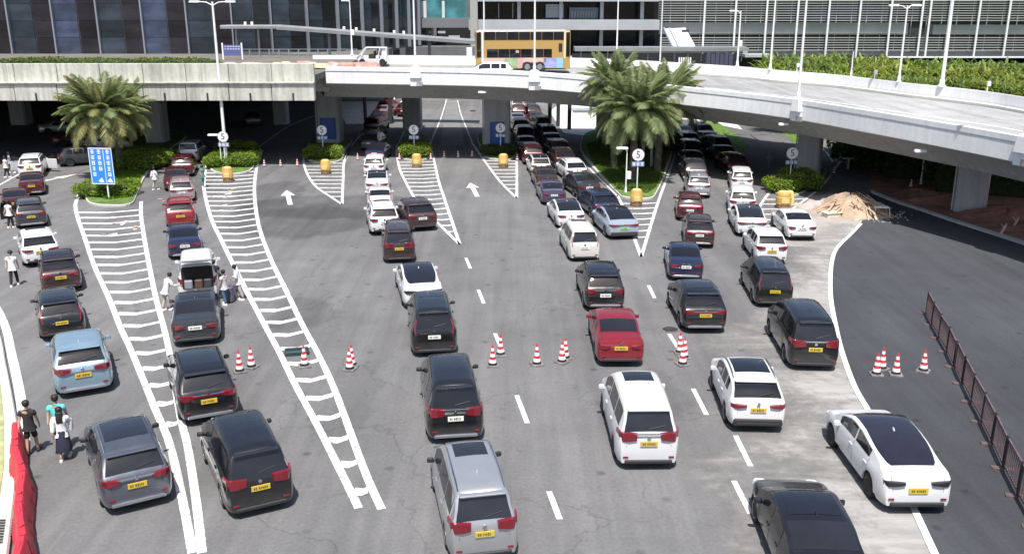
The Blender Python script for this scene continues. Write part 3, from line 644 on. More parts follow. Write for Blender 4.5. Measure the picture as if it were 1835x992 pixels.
# plaza strip on the left deck: planters, rubble, pink sheeting, low railing
xs = [at(px, 105, 84).x for px in range(-10, 660, 17)]
rn = random.Random(5)
for i, x in enumerate(xs):
    px = -10 + 17 * i
    if px < 395:
        if i % 2 == 0: hedge('planter_shrub', None, (3.4, 1.4, .85), 'low dusty green planting on the beige overpass, ' + ('left of the palm crown' if px < 110 else 'behind the palm crown' if px < 280 else 'between the palm crown and the blue board'), LEAF_MID, n=700, s=.12, z=7.9, loc=Vector((x, 83 + rn.uniform(0, 3), 0)), cat='planting', group='low planting along the beige overpass')
    else:
        w = rn.uniform(1.2, 2.0); mb = MB(); mb.rbox((0, 0, .3), (w, 1.0, rn.uniform(.35, .65)), .2, rn.uniform(-.2, .2), top=rn.uniform(.6, .9))
        cn_ = rn.randrange(3); cm = [mat('pink_sheet', (.62, .40, .37), .8, var=.25, scale=1.5), mat('sand_bag', (.50, .42, .28), .9, var=.25, scale=2), mat('salmon_sheet', (.42, .24, .21), .8, var=.3, scale=2)][cn_]
        tag(mb.build('covered_pile', cm, None, True, 50, loc=(x, 84 + rn.uniform(0, 3), 7.8)), ['pale pink sheeted pile', 'sandy coloured sack pile', 'salmon sheeted pile'][cn_] + ' on the beige overpass, ' + ('near the blue board' if px < 480 else 'under the long canopy' if px < 570 else 'beside the patrol buggy'), 'covered pile', 'covered piles on the beige overpass')
a0, a1 = at(430, 93, 104), at(640, 93, 104)
rl = empty('railing', (a0.x, 104, 7.8)); tag(rl, 'low grey railing on the plaza under the long canopy', 'railing')
for k in range(13): mb = MB(); mb.box(((a1.x - a0.x) * k / 12, 0, .45), (.12, .12, .9)); mb.build('post', M_FIN, rl)
for z in (.25, .55, .88): mb = MB(); mb.box(((a1.x - a0.x) / 2, 0, z), (a1.x - a0.x, .06, .07)); mb.build('rail', M_FIN, rl)
# long sloping canopy
cn = empty('covered_walkway', at(500, 55, 108)); tag(cn, 'long grey sloping walkway canopy from the glazed building to the bus', 'canopy'); CL = cn.location.copy()
A, B = at(404, 47, 109), at(500, 49, 108); C_ = at(852, 75, 106)
mb = MB(); mb.rbox(((A + B) / 2 - CL)[:], ((B - A).length, 3.2, .38), .1); mb.build('end_roof', M_ROOFGREY, cn)
mb = MB(); rows = []
for k in range(9):
    q = B.lerp(C_, k / 8) - CL; rows.append([q + Vector((0, y, z)) for y, z in ((-1.3, -.22), (-1.3, .12), (-.2, .3), (1.3, .22), (1.3, -.22))])
mb.loft(rows, True); mb.build('roof', M_ROOFGREY, cn)
for px in (422, 462): q = at(px, 50, 108.5) - CL; mb = MB(); mb.tube([(q.x, q.y, q.z), (q.x, q.y, q.z - 3)], .12, 8); mb.build('post', M_LIGHTBAND, cn)
for px in (590, 678, 770): t = (px - 500) / 352; q = B.lerp(C_, t) - CL; mb = MB(); mb.tube([(q.x, q.y, q.z), (q.x, q.y, q.z - 3.2)], .16, 8); mb.build('post', M_ROOFGREY, cn)
for px in (440, 452, 618, 640, 672, 708, 725): t = (px - 500) / 352; q = (B.lerp(C_, t) if t > 0 else at(px, 49, 108.5)) - CL; mb = MB(); mb.rbox((q.x, q.y, q.z + .42), (.28, .28, .34), .05); mb.build('roof_lamp', M_SIGNWHITE, cn)
# blue direction board on the plaza
b = at(416, 86, 100); e = empty('direction_board', (b.x, 100, 7.8)); tag(e, 'small blue direction board on two white posts on the plaza', 'sign')
for sx in (-1.02, 1.02): mb = MB(); mb.rbox((sx, 0, .85), (.16, .16, 1.7), .03); mb.build('post', M_SIGNWHITE, e)
mb = MB(); mb.box((0, 0, .95), (1.9, .08, 1.1)); pb = mb.build('board', mat('board_blue', (.10, .11, .28), .5), e)
for z in (1.33, 1.08):
    for k in range(6): mb = MB(); mb.box((-.72 + k * .29, -.05, z), (.22 if k else .14, .015, .13)); mb.build('lettering', mat('lettering_pale', (.45, .46, .62), .5), pb)

# middle block: recess with posters, then grey storeys
cb = empty('terminal_building', (-5, 146, 5.5)); tag(cb, 'grey terminal block with light floor bands and dark windows behind the bus', 'building'); CBL = cb.location.copy()
def wbox(name, x0px, y0, x1px, y1, dist, m, depth=.4, parent=cb, r=0):
    ym = (y0 + y1) / 2; a = at(x0px, ym, dist); b = at(x1px, ym, dist); a.z = at(x0px, y0, dist).z; b.z = at(x1px, y1, dist).z; mb = MB(); c = ((a.x + b.x) / 2, dist + depth / 2, (a.z + b.z) / 2)
    pl_ = parent.matrix_world.translation if False else parent.location
    mb.box((c[0] - pl_.x, c[1] - pl_.y, c[2] - pl_.z), (abs(b.x - a.x), depth, abs(a.z - b.z))); return mb.build(name, m, parent)
wbox('rear_wall', 600, -40, 1300, 215, 158, M_WALLGREY, 1)
wbox('upper_band', 845, -30, 1182, 3, 140, M_LIGHTBAND, 4)
wbox('floor_band', 840, 36, 1182, 54, 138.5, M_LIGHTBAND, 8)
wbox('base_wall', 700, 84, 860, 100, 137, M_WALLGREY, 6)
wbox('window_glass', 850, 54, 1180, 100, 144, G_DARK, .1); wbox('window_glass', 850, 3, 1180, 36, 145, G_DARK, .1)
for px in (1005, 1078, 1150, 930): wbox('mullion', px - 3, 0, px + 3, 86, 141.5, M_LIGHTBAND, .5)
for k, px in enumerate((868, 893, 918)): wbox('window_frame', px, 6, px + 1.5, 33, 142.2, M_FIN, .2)
wbox('frosted_window', 978, 8, 1010, 32, 141.8, mat('frosted', (.25, .28, .30), .5), .1); wbox('frosted_window', 1020, 14, 1072, 34, 142.6, mat('frosted_blue', (.16, .20, .28), .4), .1)
for k in range(9): wbox('counter_item', 1024 + k * 5, 20, 1027 + k * 5, 33, 142.3, mat('frosted', (.25, .28, .30)), .1)
wbox('end_column', 843, 0, 856, 100, 137.5, mat('column_grey', (.34, .34, .32), .7), 1.2)
wbox('grey_ledge', 685, 33, 848, 50, 140, mat('ledge_grey', (.16, .165, .18), .7), 6)
wbox('recess_shade_panel', 640, 50, 850, 86, 150, mat('recess_shade', (.012, .012, .014), .8), .3)  # near-black panel, shade of the recess put into its colour
wbox('brown_soffit', 655, -6, 706, 28, 143, mat('brown_panel', (.16, .13, .12), .6), 3)
wbox('poster', 709, -8, 748, 33, 142, mat('poster_mauve', (.30, .24, .30), .6, var=.6, scale=.9), .15)
wbox('poster', 765, -8, 836, 33, 142.5, mat('poster_teal', (.05, .19, .21), .5, var=.5, scale=.5), .15)
for px, w_, c_ in ((757, 7, (.6, .62, .64)), (792, 5, (.5, .6, .62)), (722, 10, (.62, .58, .56)), (735, 8, (.05, .04, .05))): wbox('poster_strip', px, 2, px + w_, 32, 141.7, mat('strip_%d' % px, c_, .6), .1)
wbox('striped_sign', 665, 26, 700, 33, 141.5, mat('sign_cream', (.55, .52, .46), .6), .2)
for px, y0, y1, w_ in ((757, 61, 66, 12), (772, 62, 66, 8), (804, 64, 70, 20), (780, 56, 60, 18), (700, 57, 64, 10)): wbox('lit_sign', px, y0, px + w_, y1, 149, mat('sign_grey_%d' % px, (.5, .5, .48), .6), .2)
wbox('white_cabin', 836, 86, 846, 106, 118, M_WHITE_STEEL, 1.2)
# covered way at the rear of the overpass, right of the bus
wr = empty('rear_walkway', at(1180, 90, 116)); tag(wr, 'flat grey covered walkway running behind the overpass right of the bus', 'canopy')
wbox('roof', 1030, 85, 1342, 92, 116, M_ROOFGREY, 3, wr)
wbox('lower_shade_sheet', 1025, 96, 1395, 130, 121, mat('recess_shade', (.012, .012, .014)), .3, wr); wbox('light_beam', 1100, 91, 1340, 95, 119, M_LIGHTBAND, .3, wr)  # near-black sheet painted as the shade under the walkway roof
for px in range(1040, 1345, 24): wbox('post', px, 92, px + 2, 110, 117, M_FIN, .15, wr)
wbox('shelter_roof', 1335, 98, 1388, 103, 118, M_LIGHTBAND, 3, wr)
for k in range(6): wbox('stored_board', 1216 + k * 4, 103, 1218.5 + k * 4, 116, 113, M_SIGNWHITE, .1, wr)
for k in range(6): wbox('blue_cabinet', 1266 + k * 8, 94 + (k % 2) * 3, 1273 + k * 8, 122, 114.5, mat('cabinet_blue', (.06, .06, .10), .6), .5, wr)
# sloping white stair canopy
sc_ = empty('stair_canopy', at(1220, 70, 124)); tag(sc_, 'sloping bright white stair canopy at the corner of the louvred building', 'canopy'); SL = sc_.location.copy()
A = [at(1190, 52, 132), at(1228, 50, 132), at(1247, 85, 122), at(1206, 85, 122)]
mb = MB(); mb.add([q - SL for q in A] + [q - SL - Vector((0, 0, .3)) for q in A], [(0, 1, 2, 3), (7, 6, 5, 4), (0, 4, 5, 1), (1, 5, 6, 2), (2, 6, 7, 3), (3, 7, 4, 0)]); mb.build('roof', mat('bright_white', (.82, .83, .85), .5), sc_)
for q0, q1 in ((A[0], A[3]), (at(1200, 52, 131.8), at(1216, 85, 121.8))): mb = MB(); mb.tube([q0 - SL + Vector((0, 0, .1)), q1 - SL + Vector((0, 0, .1))], .12, 6); mb.build('rib', M_LIGHTBAND, sc_)
mb = MB(); q = at(1228, 59, 129) - SL; mb.box((q.x, q.y, q.z + .25), (1.0, .1, .35)); mb.build('name_plate', M_DARKSTEEL, sc_)
# louvred building
lb_ = empty('louvred_building', at(1500, 60, 147)); tag(lb_, 'long office block screened by horizontal louvres and slim white verticals, upper right', 'building')
wbox('glass_wall', 1180, -20, 2150, 112, 147, glass_mat('screen_glass', (.06, .065, .07), .2), .1, lb_)
wbox('floor_band', 1175, 41, 1627, 62, 145.2, mat('band_pale', (.40, .41, .40), .6, var=.1, scale=.3), 1.2, lb_); wbox('floor_band', 1672, 45, 2150, 62, 145.2, mat('band_pale', (.50, .51, .50)), 1.2, lb_)
wbox('top_band', 1175, -16, 2150, 2, 145.2, mat('band_pale', (.50, .51, .50)), 1.2, lb_)
wbox('base_band', 1340, 92, 2150, 100, 145.0, mat('band_pale', (.50, .51, .50)), 1.5, lb_); wbox('base_rail', 1590, 101, 2150, 104, 142.5, M_SIGNWHITE, .2, lb_)
for k, (x0, x1) in enumerate(((1400, 1450), (1450, 1500), (1500, 1550), (1545, 1600), (1600, 1665))): wbox('blue_window', x0 + 3, 10, x1 - 3, 40, 146.6, glass_mat('screen_blue_%d' % k, (.03 + .01 * k, .045, .12), .2), .1, lb_)
y = -12.0
while y < 104:
    if not (40 < y < 63 or -16 < y < 1 or 91 < y < 101): wbox('louvre', 1182, y, 2150, y + 1.25, 144.3, M_LOUVRE, .22, lb_)
    elif 42 < y < 62 and int(y) % 2 == 0: wbox('louvre', 1182, y, 1627, y + .5, 144.9, M_LOUVRE, .1, lb_)
    y += 4.4
for px in range(1200, 2100, 27): wbox('mullion', px, 2, px + .9, 92, 146.2, M_LOUVRE, .15, lb_)
for px in list(range(1258, 1660, 55)) + [1657, 1692, 1744, 1797, 1850, 1903]:
    b = at(px, 104, 143.4); mb = MB(); mb.tube([(0, 0, 0), (0, 0, 11)], .16, 8); mb.build('vertical_rod', M_WHITE_STEEL, lb_, True, loc=b - lb_.location)
mb = MB(); mb.box((40, 170, 2.6), (240, 50, 5.2)); o = mb.build('podium', M_GREY_CONC); o['kind'] = 'structure'; o.location = (20, -8, 0)
# terrace behind the overpass on the right with its row of leafy shrubs
T = [gp(1370, 200).xy, gp(1500, 225).xy, gp(1640, 250).xy, gp(1850, 268).xy, gp(2200, 290).xy]
T = [Vector((t.x, t.y)) for t in T]; tp = [(t.x, t.y) for t in T]
mb = MB(); mb.prism(tp + [(160, 150), (T[0].x, 150)], 0, 5.2); o = mb.build('terrace', M_GRASS); o['kind'] = 'structure'
# ================================================================== vehicles
CAR_GLASS = glass_mat('car_glass', (.014, .015, .019), .05, .6); CAR_TRIM = mat('car_trim', (.02, .02, .022), .5); CHROME = mat('chrome', (.62, .62, .64), .18, 1.0)
TAIL = mat('tail_lamp_red', (.17, .010, .020), .2, 0, .6); HEAD_L = mat('head_lamp', (.75, .76, .78), .1, .2, .6); PLATE_Y = mat('plate_yellow', (.56, .41, .05), .5); PLATE_W = mat('plate_white', (.72, .72, .70), .5); PLATE_G = mat('plate_green', (.30, .58, .22), .5)
PLATE_INK = mat('plate_ink', (.10, .085, .03), .6); TYRE = mat('tyre', (.02, .02, .021), .85); RIM = mat('rim_alloy', (.36, .37, .38), .3, .7); RIM_DK = mat('rim_dark', (.05, .05, .055), .35, .6); UNDER = mat('underbody', (.010, .010, .011), .9)
SMOKE_ROOF = glass_mat('roof_glass', (.016, .017, .026), .09, .55); SEAT = mat('car_interior', (.030, .027, .025), .9)
def paint(name, col, metal=.35, rough=.32):
    if name in MATS: return MATS[name]
    m, nt, b, L = newmat(name); b.inputs['Base Color'].default_value = (*col, 1); b.inputs['Metallic'].default_value = metal; b.inputs['Roughness'].default_value = rough
    b.inputs['Coat Weight'].default_value = .7; b.inputs['Coat Roughness'].default_value = .05
    tc = nt.nodes.new('ShaderNodeTexCoord'); P = tc.outputs['Object']            # thin road dust low on the panels and light grime above
    sx = nt.nodes.new('ShaderNodeSeparateXYZ'); L.new(P, sx.inputs[0])
    f = mth(nt, L, 'MULTIPLY', rng(nt, L, sx.outputs['Z'], .2, .7, .20, .012), rng(nt, L, noise(nt, L, P, 2.5, 5, .6), .3, .7, .3, 1.2))
    L.new(mixc(nt, L, f, (*col,), (.20, .19, .17)), b.inputs['Base Color'])
    r = rng(nt, L, noise(nt, L, P, 1.8, 4), .3, .7, rough - .06, rough + .1); L.new(r, b.inputs['Roughness'])
    MATS[name] = m; return m
PAINTS = dict(white=paint('paint_white', (.60, .605, .62), 0, .35), black=paint('paint_black', (.007, .007, .009), 0, .22), darkbrown=paint('paint_dark_brown', (.045, .026, .026), .4, .3), grey=paint('paint_grey', (.115, .125, .155), .6, .33),
    lightblue=paint('paint_light_blue', (.25, .36, .45), .45, .3), silver=paint('paint_silver', (.46, .47, .49), .65, .3), red=paint('paint_red', (.22, .010, .020), .2, .28), navy=paint('paint_navy', (.022, .030, .075), .5, .28), maroon=paint('paint_maroon', (.075, .012, .018), .4, .3),
    purple=paint('paint_purple', (.075, .062, .12), .5, .3), beige=paint('paint_beige', (.60, .585, .54), .15, .38), pinkgrey=paint('paint_pink_grey', (.42, .31, .33), .5, .3), greyblue=paint('paint_pale_blue', (.40, .47, .55), .4, .3), darkgrey=paint('paint_dark_grey', (.05, .052, .06), .5, .3), gold=paint('paint_gold', (.55, .36, .12), .2, .35), offwhite=paint('paint_off_white', (.66, .65, .64), .1, .35), teal=paint('paint_teal', (.05, .14, .13), .3, .35))

#   L, W, stations (y from rear, roof/bonnet height), belt(y) , glass ranges
CT = {
 'sedan': dict(L=4.75, W=1.84, belt=.93, sill=.27, st=[(0, .56), (.04, .80), (.09, 1.0), (.22, 1.06), (.62, 1.10), (.78, 1.12), (1.1, 1.24), (1.5, 1.375), (1.8, 1.43), (2.25, 1.46), (2.75, 1.44), (2.95, 1.40), (3.4, 1.19), (3.72, 1.03), (4.2, .93), (4.55, .80), (4.70, .66), (4.75, .5)], rg=(.84, 1.60), ws=(2.98, 3.66), rf=(1.8, 2.85), sw=[(1.42, 2.22), (2.30, 3.25)], light=(.74, .90, .40), plate=.78, wh=(.95, 3.82)),
 'fastback': dict(L=4.75, W=1.9, belt=.98, sill=.27, st=[(0, .58), (.05, .86), (.12, 1.05), (.28, 1.10), (.42, 1.12), (.9, 1.26), (1.4, 1.39), (1.9, 1.49), (2.4, 1.52), (2.75, 1.50), (3.1, 1.38), (3.5, 1.20), (3.82, 1.05), (4.3, .95), (4.6, .80), (4.72, .64), (4.75, .5)], rg=(.46, 1.72), ws=(2.95, 3.74), rf=(1.76, 2.86), sw=[(1.15, 2.12), (2.20, 3.32)], light=(.80, .94, .48), plate=.70, wh=(.93, 3.84)),
 'suv': dict(L=4.68, W=1.88, belt=1.04, sill=.30, st=[(0, .62), (.04, .92), (.10, 1.06), (.16, 1.12), (.32, 1.34), (.50, 1.55), (.66, 1.62), (1.1, 1.67), (1.8, 1.70), (2.5, 1.68), (2.8, 1.63), (3.2, 1.40), (3.58, 1.17), (4.1, 1.07), (4.45, .95), (4.62, .78), (4.68, .55)], rg=(.17, .50), ws=(2.84, 3.50), rf=(1.2, 2.6), sw=[(.72, 1.18), (1.28, 2.02), (2.10, 3.10)], light=(.88, 1.06, .40), plate=.80, wh=(.90, 3.72)),
 'crossover': dict(L=4.65, W=1.86, belt=1.02, sill=.30, st=[(0, .60), (.05, .90), (.12, 1.04), (.22, 1.12), (.5, 1.32), (.82, 1.50), (1.15, 1.58), (1.8, 1.64), (2.4, 1.63), (2.75, 1.58), (3.15, 1.37), (3.55, 1.14), (4.1, 1.02), (4.4, .92), (4.6, .74), (4.65, .55)], rg=(.24, .80), ws=(2.80, 3.48), rf=(1.3, 2.55), sw=[(.95, 1.32), (1.42, 2.05), (2.13, 3.10)], light=(.86, 1.0, .44), plate=.82, wh=(.90, 3.70)),
 'mpv': dict(L=4.95, W=1.86, belt=1.10, sill=.25, st=[(0, .60), (.03, .95), (.06, 1.12), (.12, 1.22), (.22, 1.48), (.34, 1.74), (.44, 1.82), (.7, 1.87), (1.6, 1.92), (2.6, 1.92), (3.0, 1.88), (3.35, 1.72), (3.8, 1.42), (4.2, 1.16), (4.6, 1.03), (4.84, .86), (4.93, .66), (4.95, .5)], rg=(.10, .35), ws=(3.1, 4.1), rf=(2.0, 2.9), sw=[(.46, 1.35), (1.42, 2.55), (2.62, 3.62)], light=(.92, 1.20, .46), plate=.86, wh=(.95, 3.92)),
 'hatch': dict(L=4.35, W=1.78, belt=1.02, sill=.27, st=[(0, .60), (.04, .90), (.10, 1.04), (.2, 1.14), (.38, 1.38), (.6, 1.54), (.85, 1.61), (1.6, 1.64), (2.1, 1.63), (2.4, 1.58), (2.9, 1.34), (3.3, 1.12), (3.8, .99), (4.1, .88), (4.3, .70), (4.35, .5)], rg=(.20, .56), ws=(2.45, 3.24), rf=(1.2, 2.2), sw=[(.70, 1.10), (1.2, 1.85), (1.93, 2.82)], light=(.86, 1.06, .42), plate=.78, wh=(.82, 3.42)),
 'boxy': dict(L=4.5, W=1.86, belt=1.16, sill=.32, st=[(0, .62), (.03, 1.0), (.05, 1.18), (.10, 1.25), (.14, 1.55), (.20, 1.80), (.28, 1.88), (1.0, 1.92), (2.2, 1.92), (2.5, 1.88), (2.75, 1.7), (3.05, 1.30), (3.2, 1.20), (4.0, 1.14), (4.35, 1.06), (4.46, .85), (4.5, .55)], rg=(.105, .195), ws=(2.55, 3.05), rf=(1.2, 2.2), sw=[(.38, 1.1), (1.2, 1.85), (1.93, 2.62)], light=(.90, 1.12, .16), plate=.75, wh=(.85, 3.65)),
}
WR = .335
def car_rows(T, kind_=''):
    W = T['W'] / 2; L_ = T['L']; keys = T['st']
    ys = set(round(k[0], 4) for k in keys)
    for yw in T['wh']:
        for q in (-.40, -.385, -.33, -.24, -.12, 0, .12, .24, .33, .385, .40): ys.add(round(yw + q, 4))
    for a in (.16, .4, L_ - .3, L_ - .12): ys.add(a)
    ys = sorted(ys); out = []
    for y in ys:
        for (a, za), (b, zb_) in zip(keys, keys[1:]):
            if a <= y <= b: zt = za + (zb_ - za) * (y - a) / (b - a); break
        e = min(y, L_ - y); rear = y < L_ / 2
        wf = 1.0 - (.13 if rear else .20) * max(0, 1 - e / (.42 if rear else .8)) ** 2.2
        w = W * wf; zb = T['sill'] + .0; arch = 0
        for yw in T['wh']:
            if abs(y - yw) < .4001: arch = max(arch, WR + math.sqrt(max(0, .40 ** 2 - (y - yw) ** 2)))
        belt = min(T['belt'] + .05 * (1 - y / L_), zt - .035)
        h = zt - belt; wb = w * .945; tum = .25 if T is not CT['boxy'] else .14
        z0 = max(zb, arch); z1 = max(zb + .10, arch + .015); z2 = max(zb + .30, arch + .05); z3 = belt - .11
        if z3 < z2 + .02: z2 = min(z2, belt - .06); z3 = max(z2 + .01, belt - .05); z1 = min(z1, z2 - .01); z0 = min(z0, z1 - .01)
        fl = .012 if arch else 0
        gt = (.13 if kind_ in ('sedan', 'fastback') else .05) * max(0, 1 - y / 1.5) ** 1.3 * min(1, h / .3); wb -= gt * .35
        hw = wb - (tum + .03) * h * .9 - gt; crown = .035 if h > .2 else .02
        out.append((y, [(w * .95, z0), (w * .99 + fl, z1), (w + fl, z2), (w * .992, z3), (wb, belt), (wb - tum * h * .86 - gt, belt + .86 * h) if h > .1 else (wb - .02, belt + .6 * h),
                        (hw - .05, belt + .97 * h), (hw * .78, zt + crown * .35), (hw * .42, zt + crown * .8), (0, zt + crown)]))
    return out
def car_geo(kind):
    T = CT[kind]; rows = car_rows(T, kind); L_ = T['L']; off = L_ / 2; P = {}
    def full(r): return [Vector((x, r[0] - off, z)) for x, z in r[1]] + [Vector((-x, r[0] - off, z)) for x, z in reversed(r[1][:-1])]
    F = [full(r) for r in rows]; N = len(F[0]); Y = [r[0] for r in rows]
    mb = MB(); mb.loft(F); n = len(F)
    mb.f.append(tuple(range(N - 1, -1, -1))); mb.mi.append(0); mb.f.append(tuple((n - 1) * N + i for i in range(N))); mb.mi.append(0)
    P['body'] = mb.mesh('body', True, 33)
    def row_at(y):
        for i in range(n - 1):
            if Y[i] <= y <= Y[i + 1]: return [F[i][k].lerp(F[i + 1][k], (y - Y[i]) / max(Y[i + 1] - Y[i], 1e-6)) for k in range(N)]
        return F[-1]
    def on_row(row, s):
        i = min(int(s), N - 2); return row[i].lerp(row[i + 1], s - i)
    def patch(y0, y1, s0, s1, ns=6, lift=.008, sfun=None, mirror=False):
        """thin shell lying on the body between two stations and two girth positions"""
        yy = [y0] + [y for y in Y if y0 + .02 < y < y1 - .02] + [y1]; g = []
        for y in yy:
            r_ = row_at(y); a, b = (s0, s1) if sfun is None else sfun(y); 
            ss = [a] + [q for q in range(int(a) + 1, int(math.ceil(b))) if a + .03 < q < b - .03] + [b]
            if sfun is not None or True: ss = [a + (b - a) * k / ns for k in range(ns + 1)]
            g.append([on_row(r_, s) for s in ss])
        m_ = MB(); H = []
        for i, r_ in enumerate(g):
            hr = []
            for k, p in enumerate(r_):
                du = g[min(i + 1, len(g) - 1)][k] - g[max(i - 1, 0)][k]; dv = r_[min(k + 1, ns)] - r_[max(k - 1, 0)]; nn = du.cross(dv)
                if nn.length > 1e-9: nn.normalize()
                c_ = Vector((0, off - off, .8)) 
                if nn.dot(p - Vector((0, p.y * .85, .7))) < 0: nn = -nn
                hr.append(p + nn * lift)
            H.append(hr)
        sides = (1, -1) if mirror else (1,)
        for sg in sides: m_.loft([[Vector((p.x * sg, p.y, p.z)) for p in r_] for r_ in H])
        return m_
    top0, top1 = 6.12, N - 1 - 6.12
    a, b = T['rg']; rgm = patch(a, b, top0, top1, 8); P['rear_window'] = rgm.mesh('rear_window', True)
    a, b = T['ws']; P['windscreen'] = patch(a, b, top0, top1, 8).mesh('windscreen', True)
    def swf(a_, b_):
        def f(y):
            return (4.14, 4.93)
        return f
    P['side_windows'] = []
    for (a, b) in T['sw']:
        for sg in (1, -1):
            m_ = patch(a, b, 4.14, 4.93, 2, .007); m_.v = [(x * sg, y, z) for x, y, z in m_.v]; P['side_windows'].append(m_.mesh('side_window', True))
    a, b = T['rf']; P['pano'] = patch(a, b, 6.9, N - 1 - 6.9, 6, .008).mesh('panoramic_roof', True)
    P['sun1'] = patch(b - .55, b, 7.3, N - 1 - 7.3, 4, .008).mesh('sunroof', True)
    P['sun2'] = patch(a + .1, a + .62, 7.3, N - 1 - 7.3, 4, .008).mesh('sunroof', True)
    P['roofskin'] = patch(T['rg'][1] + .02, T['ws'][0] - .02, 6.15, N - 1 - 6.15, 8, .004).mesh('roof_skin', True)
    P['bigglass'] = patch(T['rg'][0] + .03, T['ws'][1] , 6.1, N - 1 - 6.1, 8, .008, sfun=lambda y: (6.1 + 1.3 * max(0, 1 - (y - .45) / .8) ** 2, N - 1 - 6.1 - 1.3 * max(0, 1 - (y - .45) / .8) ** 2)).mesh('glass_roof', True)
    W = T['W'] / 2; lo_, hi, ext = T['light']; wR = W * .88
    # shut lines
    P['shut'] = []; ln = [T['sw'][-1][1] + .05, T['sw'][-1][0] - .04, (T['sw'][-2][0] - .04)]
    for y in ln:
        for sg in (1, -1):
            q = patch(y - .008, y + .008, 1.2, 4.1, 4, .003); q.v = [(x * sg, yy, z) for x, yy, z in q.v]; P['shut'].append(q.mesh('shut_line'))
    for sg in (1, -1):
        q = patch(.012, T['rg'][0] - .01, 6.42, 6.50, 2, .003); q.v = [(x * sg, yy, z) for x, yy, z in q.v]; P['shut'].append(q.mesh('shut_line'))
    m_ = MB(); m_.rbox((0, -off + .0, (lo_ + hi) / 2 + .02), (wR * 1.3, .05, .05), .01); P['bar'] = m_.mesh('lamp_bar')
    for sg, nm in ((1, 'er'), (-1, 'el')): m_ = MB(); m_.rbox((sg * W * .72, -off + .0, T['sill'] + .19), (.16, .05, .045), .01); P[nm] = m_.mesh('rear_reflector')
    for sg, nm in ((1, 'vr'), (-1, 'vl')): 
        g = []
        for sx2 in (0, 1): pass
        r0_ = T['rg'][0]; r1_ = r0_ + (T['rg'][1] - r0_) * .6; q = patch(.03, r1_, 5.15, 6.05, 2, .02); q.v = [(x * -sg, yy, z) for x, yy, z in q.v]; P[nm] = q.mesh('tail_lamp', True)
    # tail lamps wrap round the rear corner
    for sg, nm in ((1, 'tr'), (-1, 'tl')):
        m_ = MB(); q = []
        yr = -off + .02
        xs = [wR - ext, wR - ext * .5, wR - .06, W * .935, W * .985]; yyv = [yr - .045, yr - .05, yr - .015, yr + .10, yr + .42]; zl = [lo_ + .05, lo_ + .02, lo_, lo_ + .01, lo_ + .07]; zh = [hi - .03, hi - .01, hi, hi, hi - .02]
        if kind == 'boxy': xs = [wR - .14, wR - .1, wR - .04, W * .9, W * .93]; yyv = [yr - .05] * 3 + [yr, yr + .1]
        outer = [[Vector((x * sg, y, z)) for z in (l_, l_ + (h_ - l_) * .5, h_)] for x, y, l_, h_ in zip(xs, yyv, zl, zh)]
        inner = [[Vector((p.x * .90, p.y + .12, p.z)) for p in r_] for r_ in outer]
        m_.loft(outer); m_.loft(inner); 
        for r1, r2 in ((outer, inner),):
            m_.loft([[r_[0] for r_ in r1], [r_[0] for r_ in r2]]); m_.loft([[r_[-1] for r_ in r1], [r_[-1] for r_ in r2]]); m_.loft([r1[0], r2[0]]); m_.loft([r1[-1], r2[-1]])
        P[nm] = m_.mesh('tail_lamp')
        m_ = MB(); fy = off - .22; m_.rbox((sg * W * .70, fy, .72), (.34, .30, .14), .05); P['h' + nm] = m_.mesh('head_lamp')
    # bumper, plate, strips
    m_ = MB(); m_.rbox((0, -off + .06, T['sill'] + .10), (W * 1.72, .22, .24), .06); P['bumper'] = m_.mesh('rear_bumper')
    m_ = MB(); m_.rbox((0, -off + .07, T['sill'] + .05), (W * 1.5, .26, .10), .03); P['skid'] = m_.mesh('bumper_strip')
    zp = T['plate']; slope = 0.04 if zp > .62 else 0
    m_ = MB(); m_.box((0, -off - .012, zp), (.50, .03, .15)); P['plate'] = m_.mesh('number_plate')
    m_ = MB()
    for k, w_ in enumerate((.05, .05, .02, .045, .05, .045, .05)): m_.box((-.18 + k * .06, -off - .03, zp), (w_ * .75, .006, .07))
    P['ink'] = m_.mesh('plate_marks'); P['inks'] = []
    for sd_ in range(5):
        r5 = random.Random(sd_ + 60); m_ = MB(); x = -.19
        for k in range(7):
            w5 = r5.choice((.02, .03, .035, .04)); 
            if k == 2: x += .03
            m_.box((x + w5 / 2, -off - .03, zp), (w5, .006, r5.uniform(.055, .08))); x += w5 + .018
        P['inks'].append(m_.mesh('plate_marks'))
    m_ = MB(); m_.rbox((0, -off - .005, hi - .04 if kind in ('suv', 'mpv') else zp + .14), (W * (1.05 if kind != 'sedan' else .5), .03, .045), .01); P['chrome'] = m_.mesh('chrome_strip')
    m_ = MB(); m_.lathe([(.055, -.02), (.055, .02)], (0, -off + .0, zp + .20), 10, 'y'); P['emblem'] = m_.mesh('emblem')
    # mirrors, handles, rails, wiper, spoiler, wells
    ym = T['sw'][-1][1] - off - .06
    for sg, nm in ((1, 'mr'), (-1, 'ml')): m_ = MB(); m_.rbox((sg * (W + .07), ym, T['belt'] + .06), (.19, .11, .14), .05, rz=sg * .2); m_.box((sg * (W - .03), ym + .02, T['belt'] + .0), (.12, .06, .05)); P[nm] = m_.mesh('mirror')
    P['handles'] = []
    for y in (T['sw'][-1][0] + .1, T['sw'][-2][0] + .1):
        for sg in (1, -1): m_ = MB(); m_.rbox((sg * (W + .004), y - off, T['belt'] - .10), (.035, .20, .035), .01); P['handles'].append(m_.mesh('door_handle'))
    ra, rb_ = T['rg'][1] + .15, T['ws'][0] - .1; rr = [row_at(ra + (rb_ - ra) * k / 6) for k in range(7)]
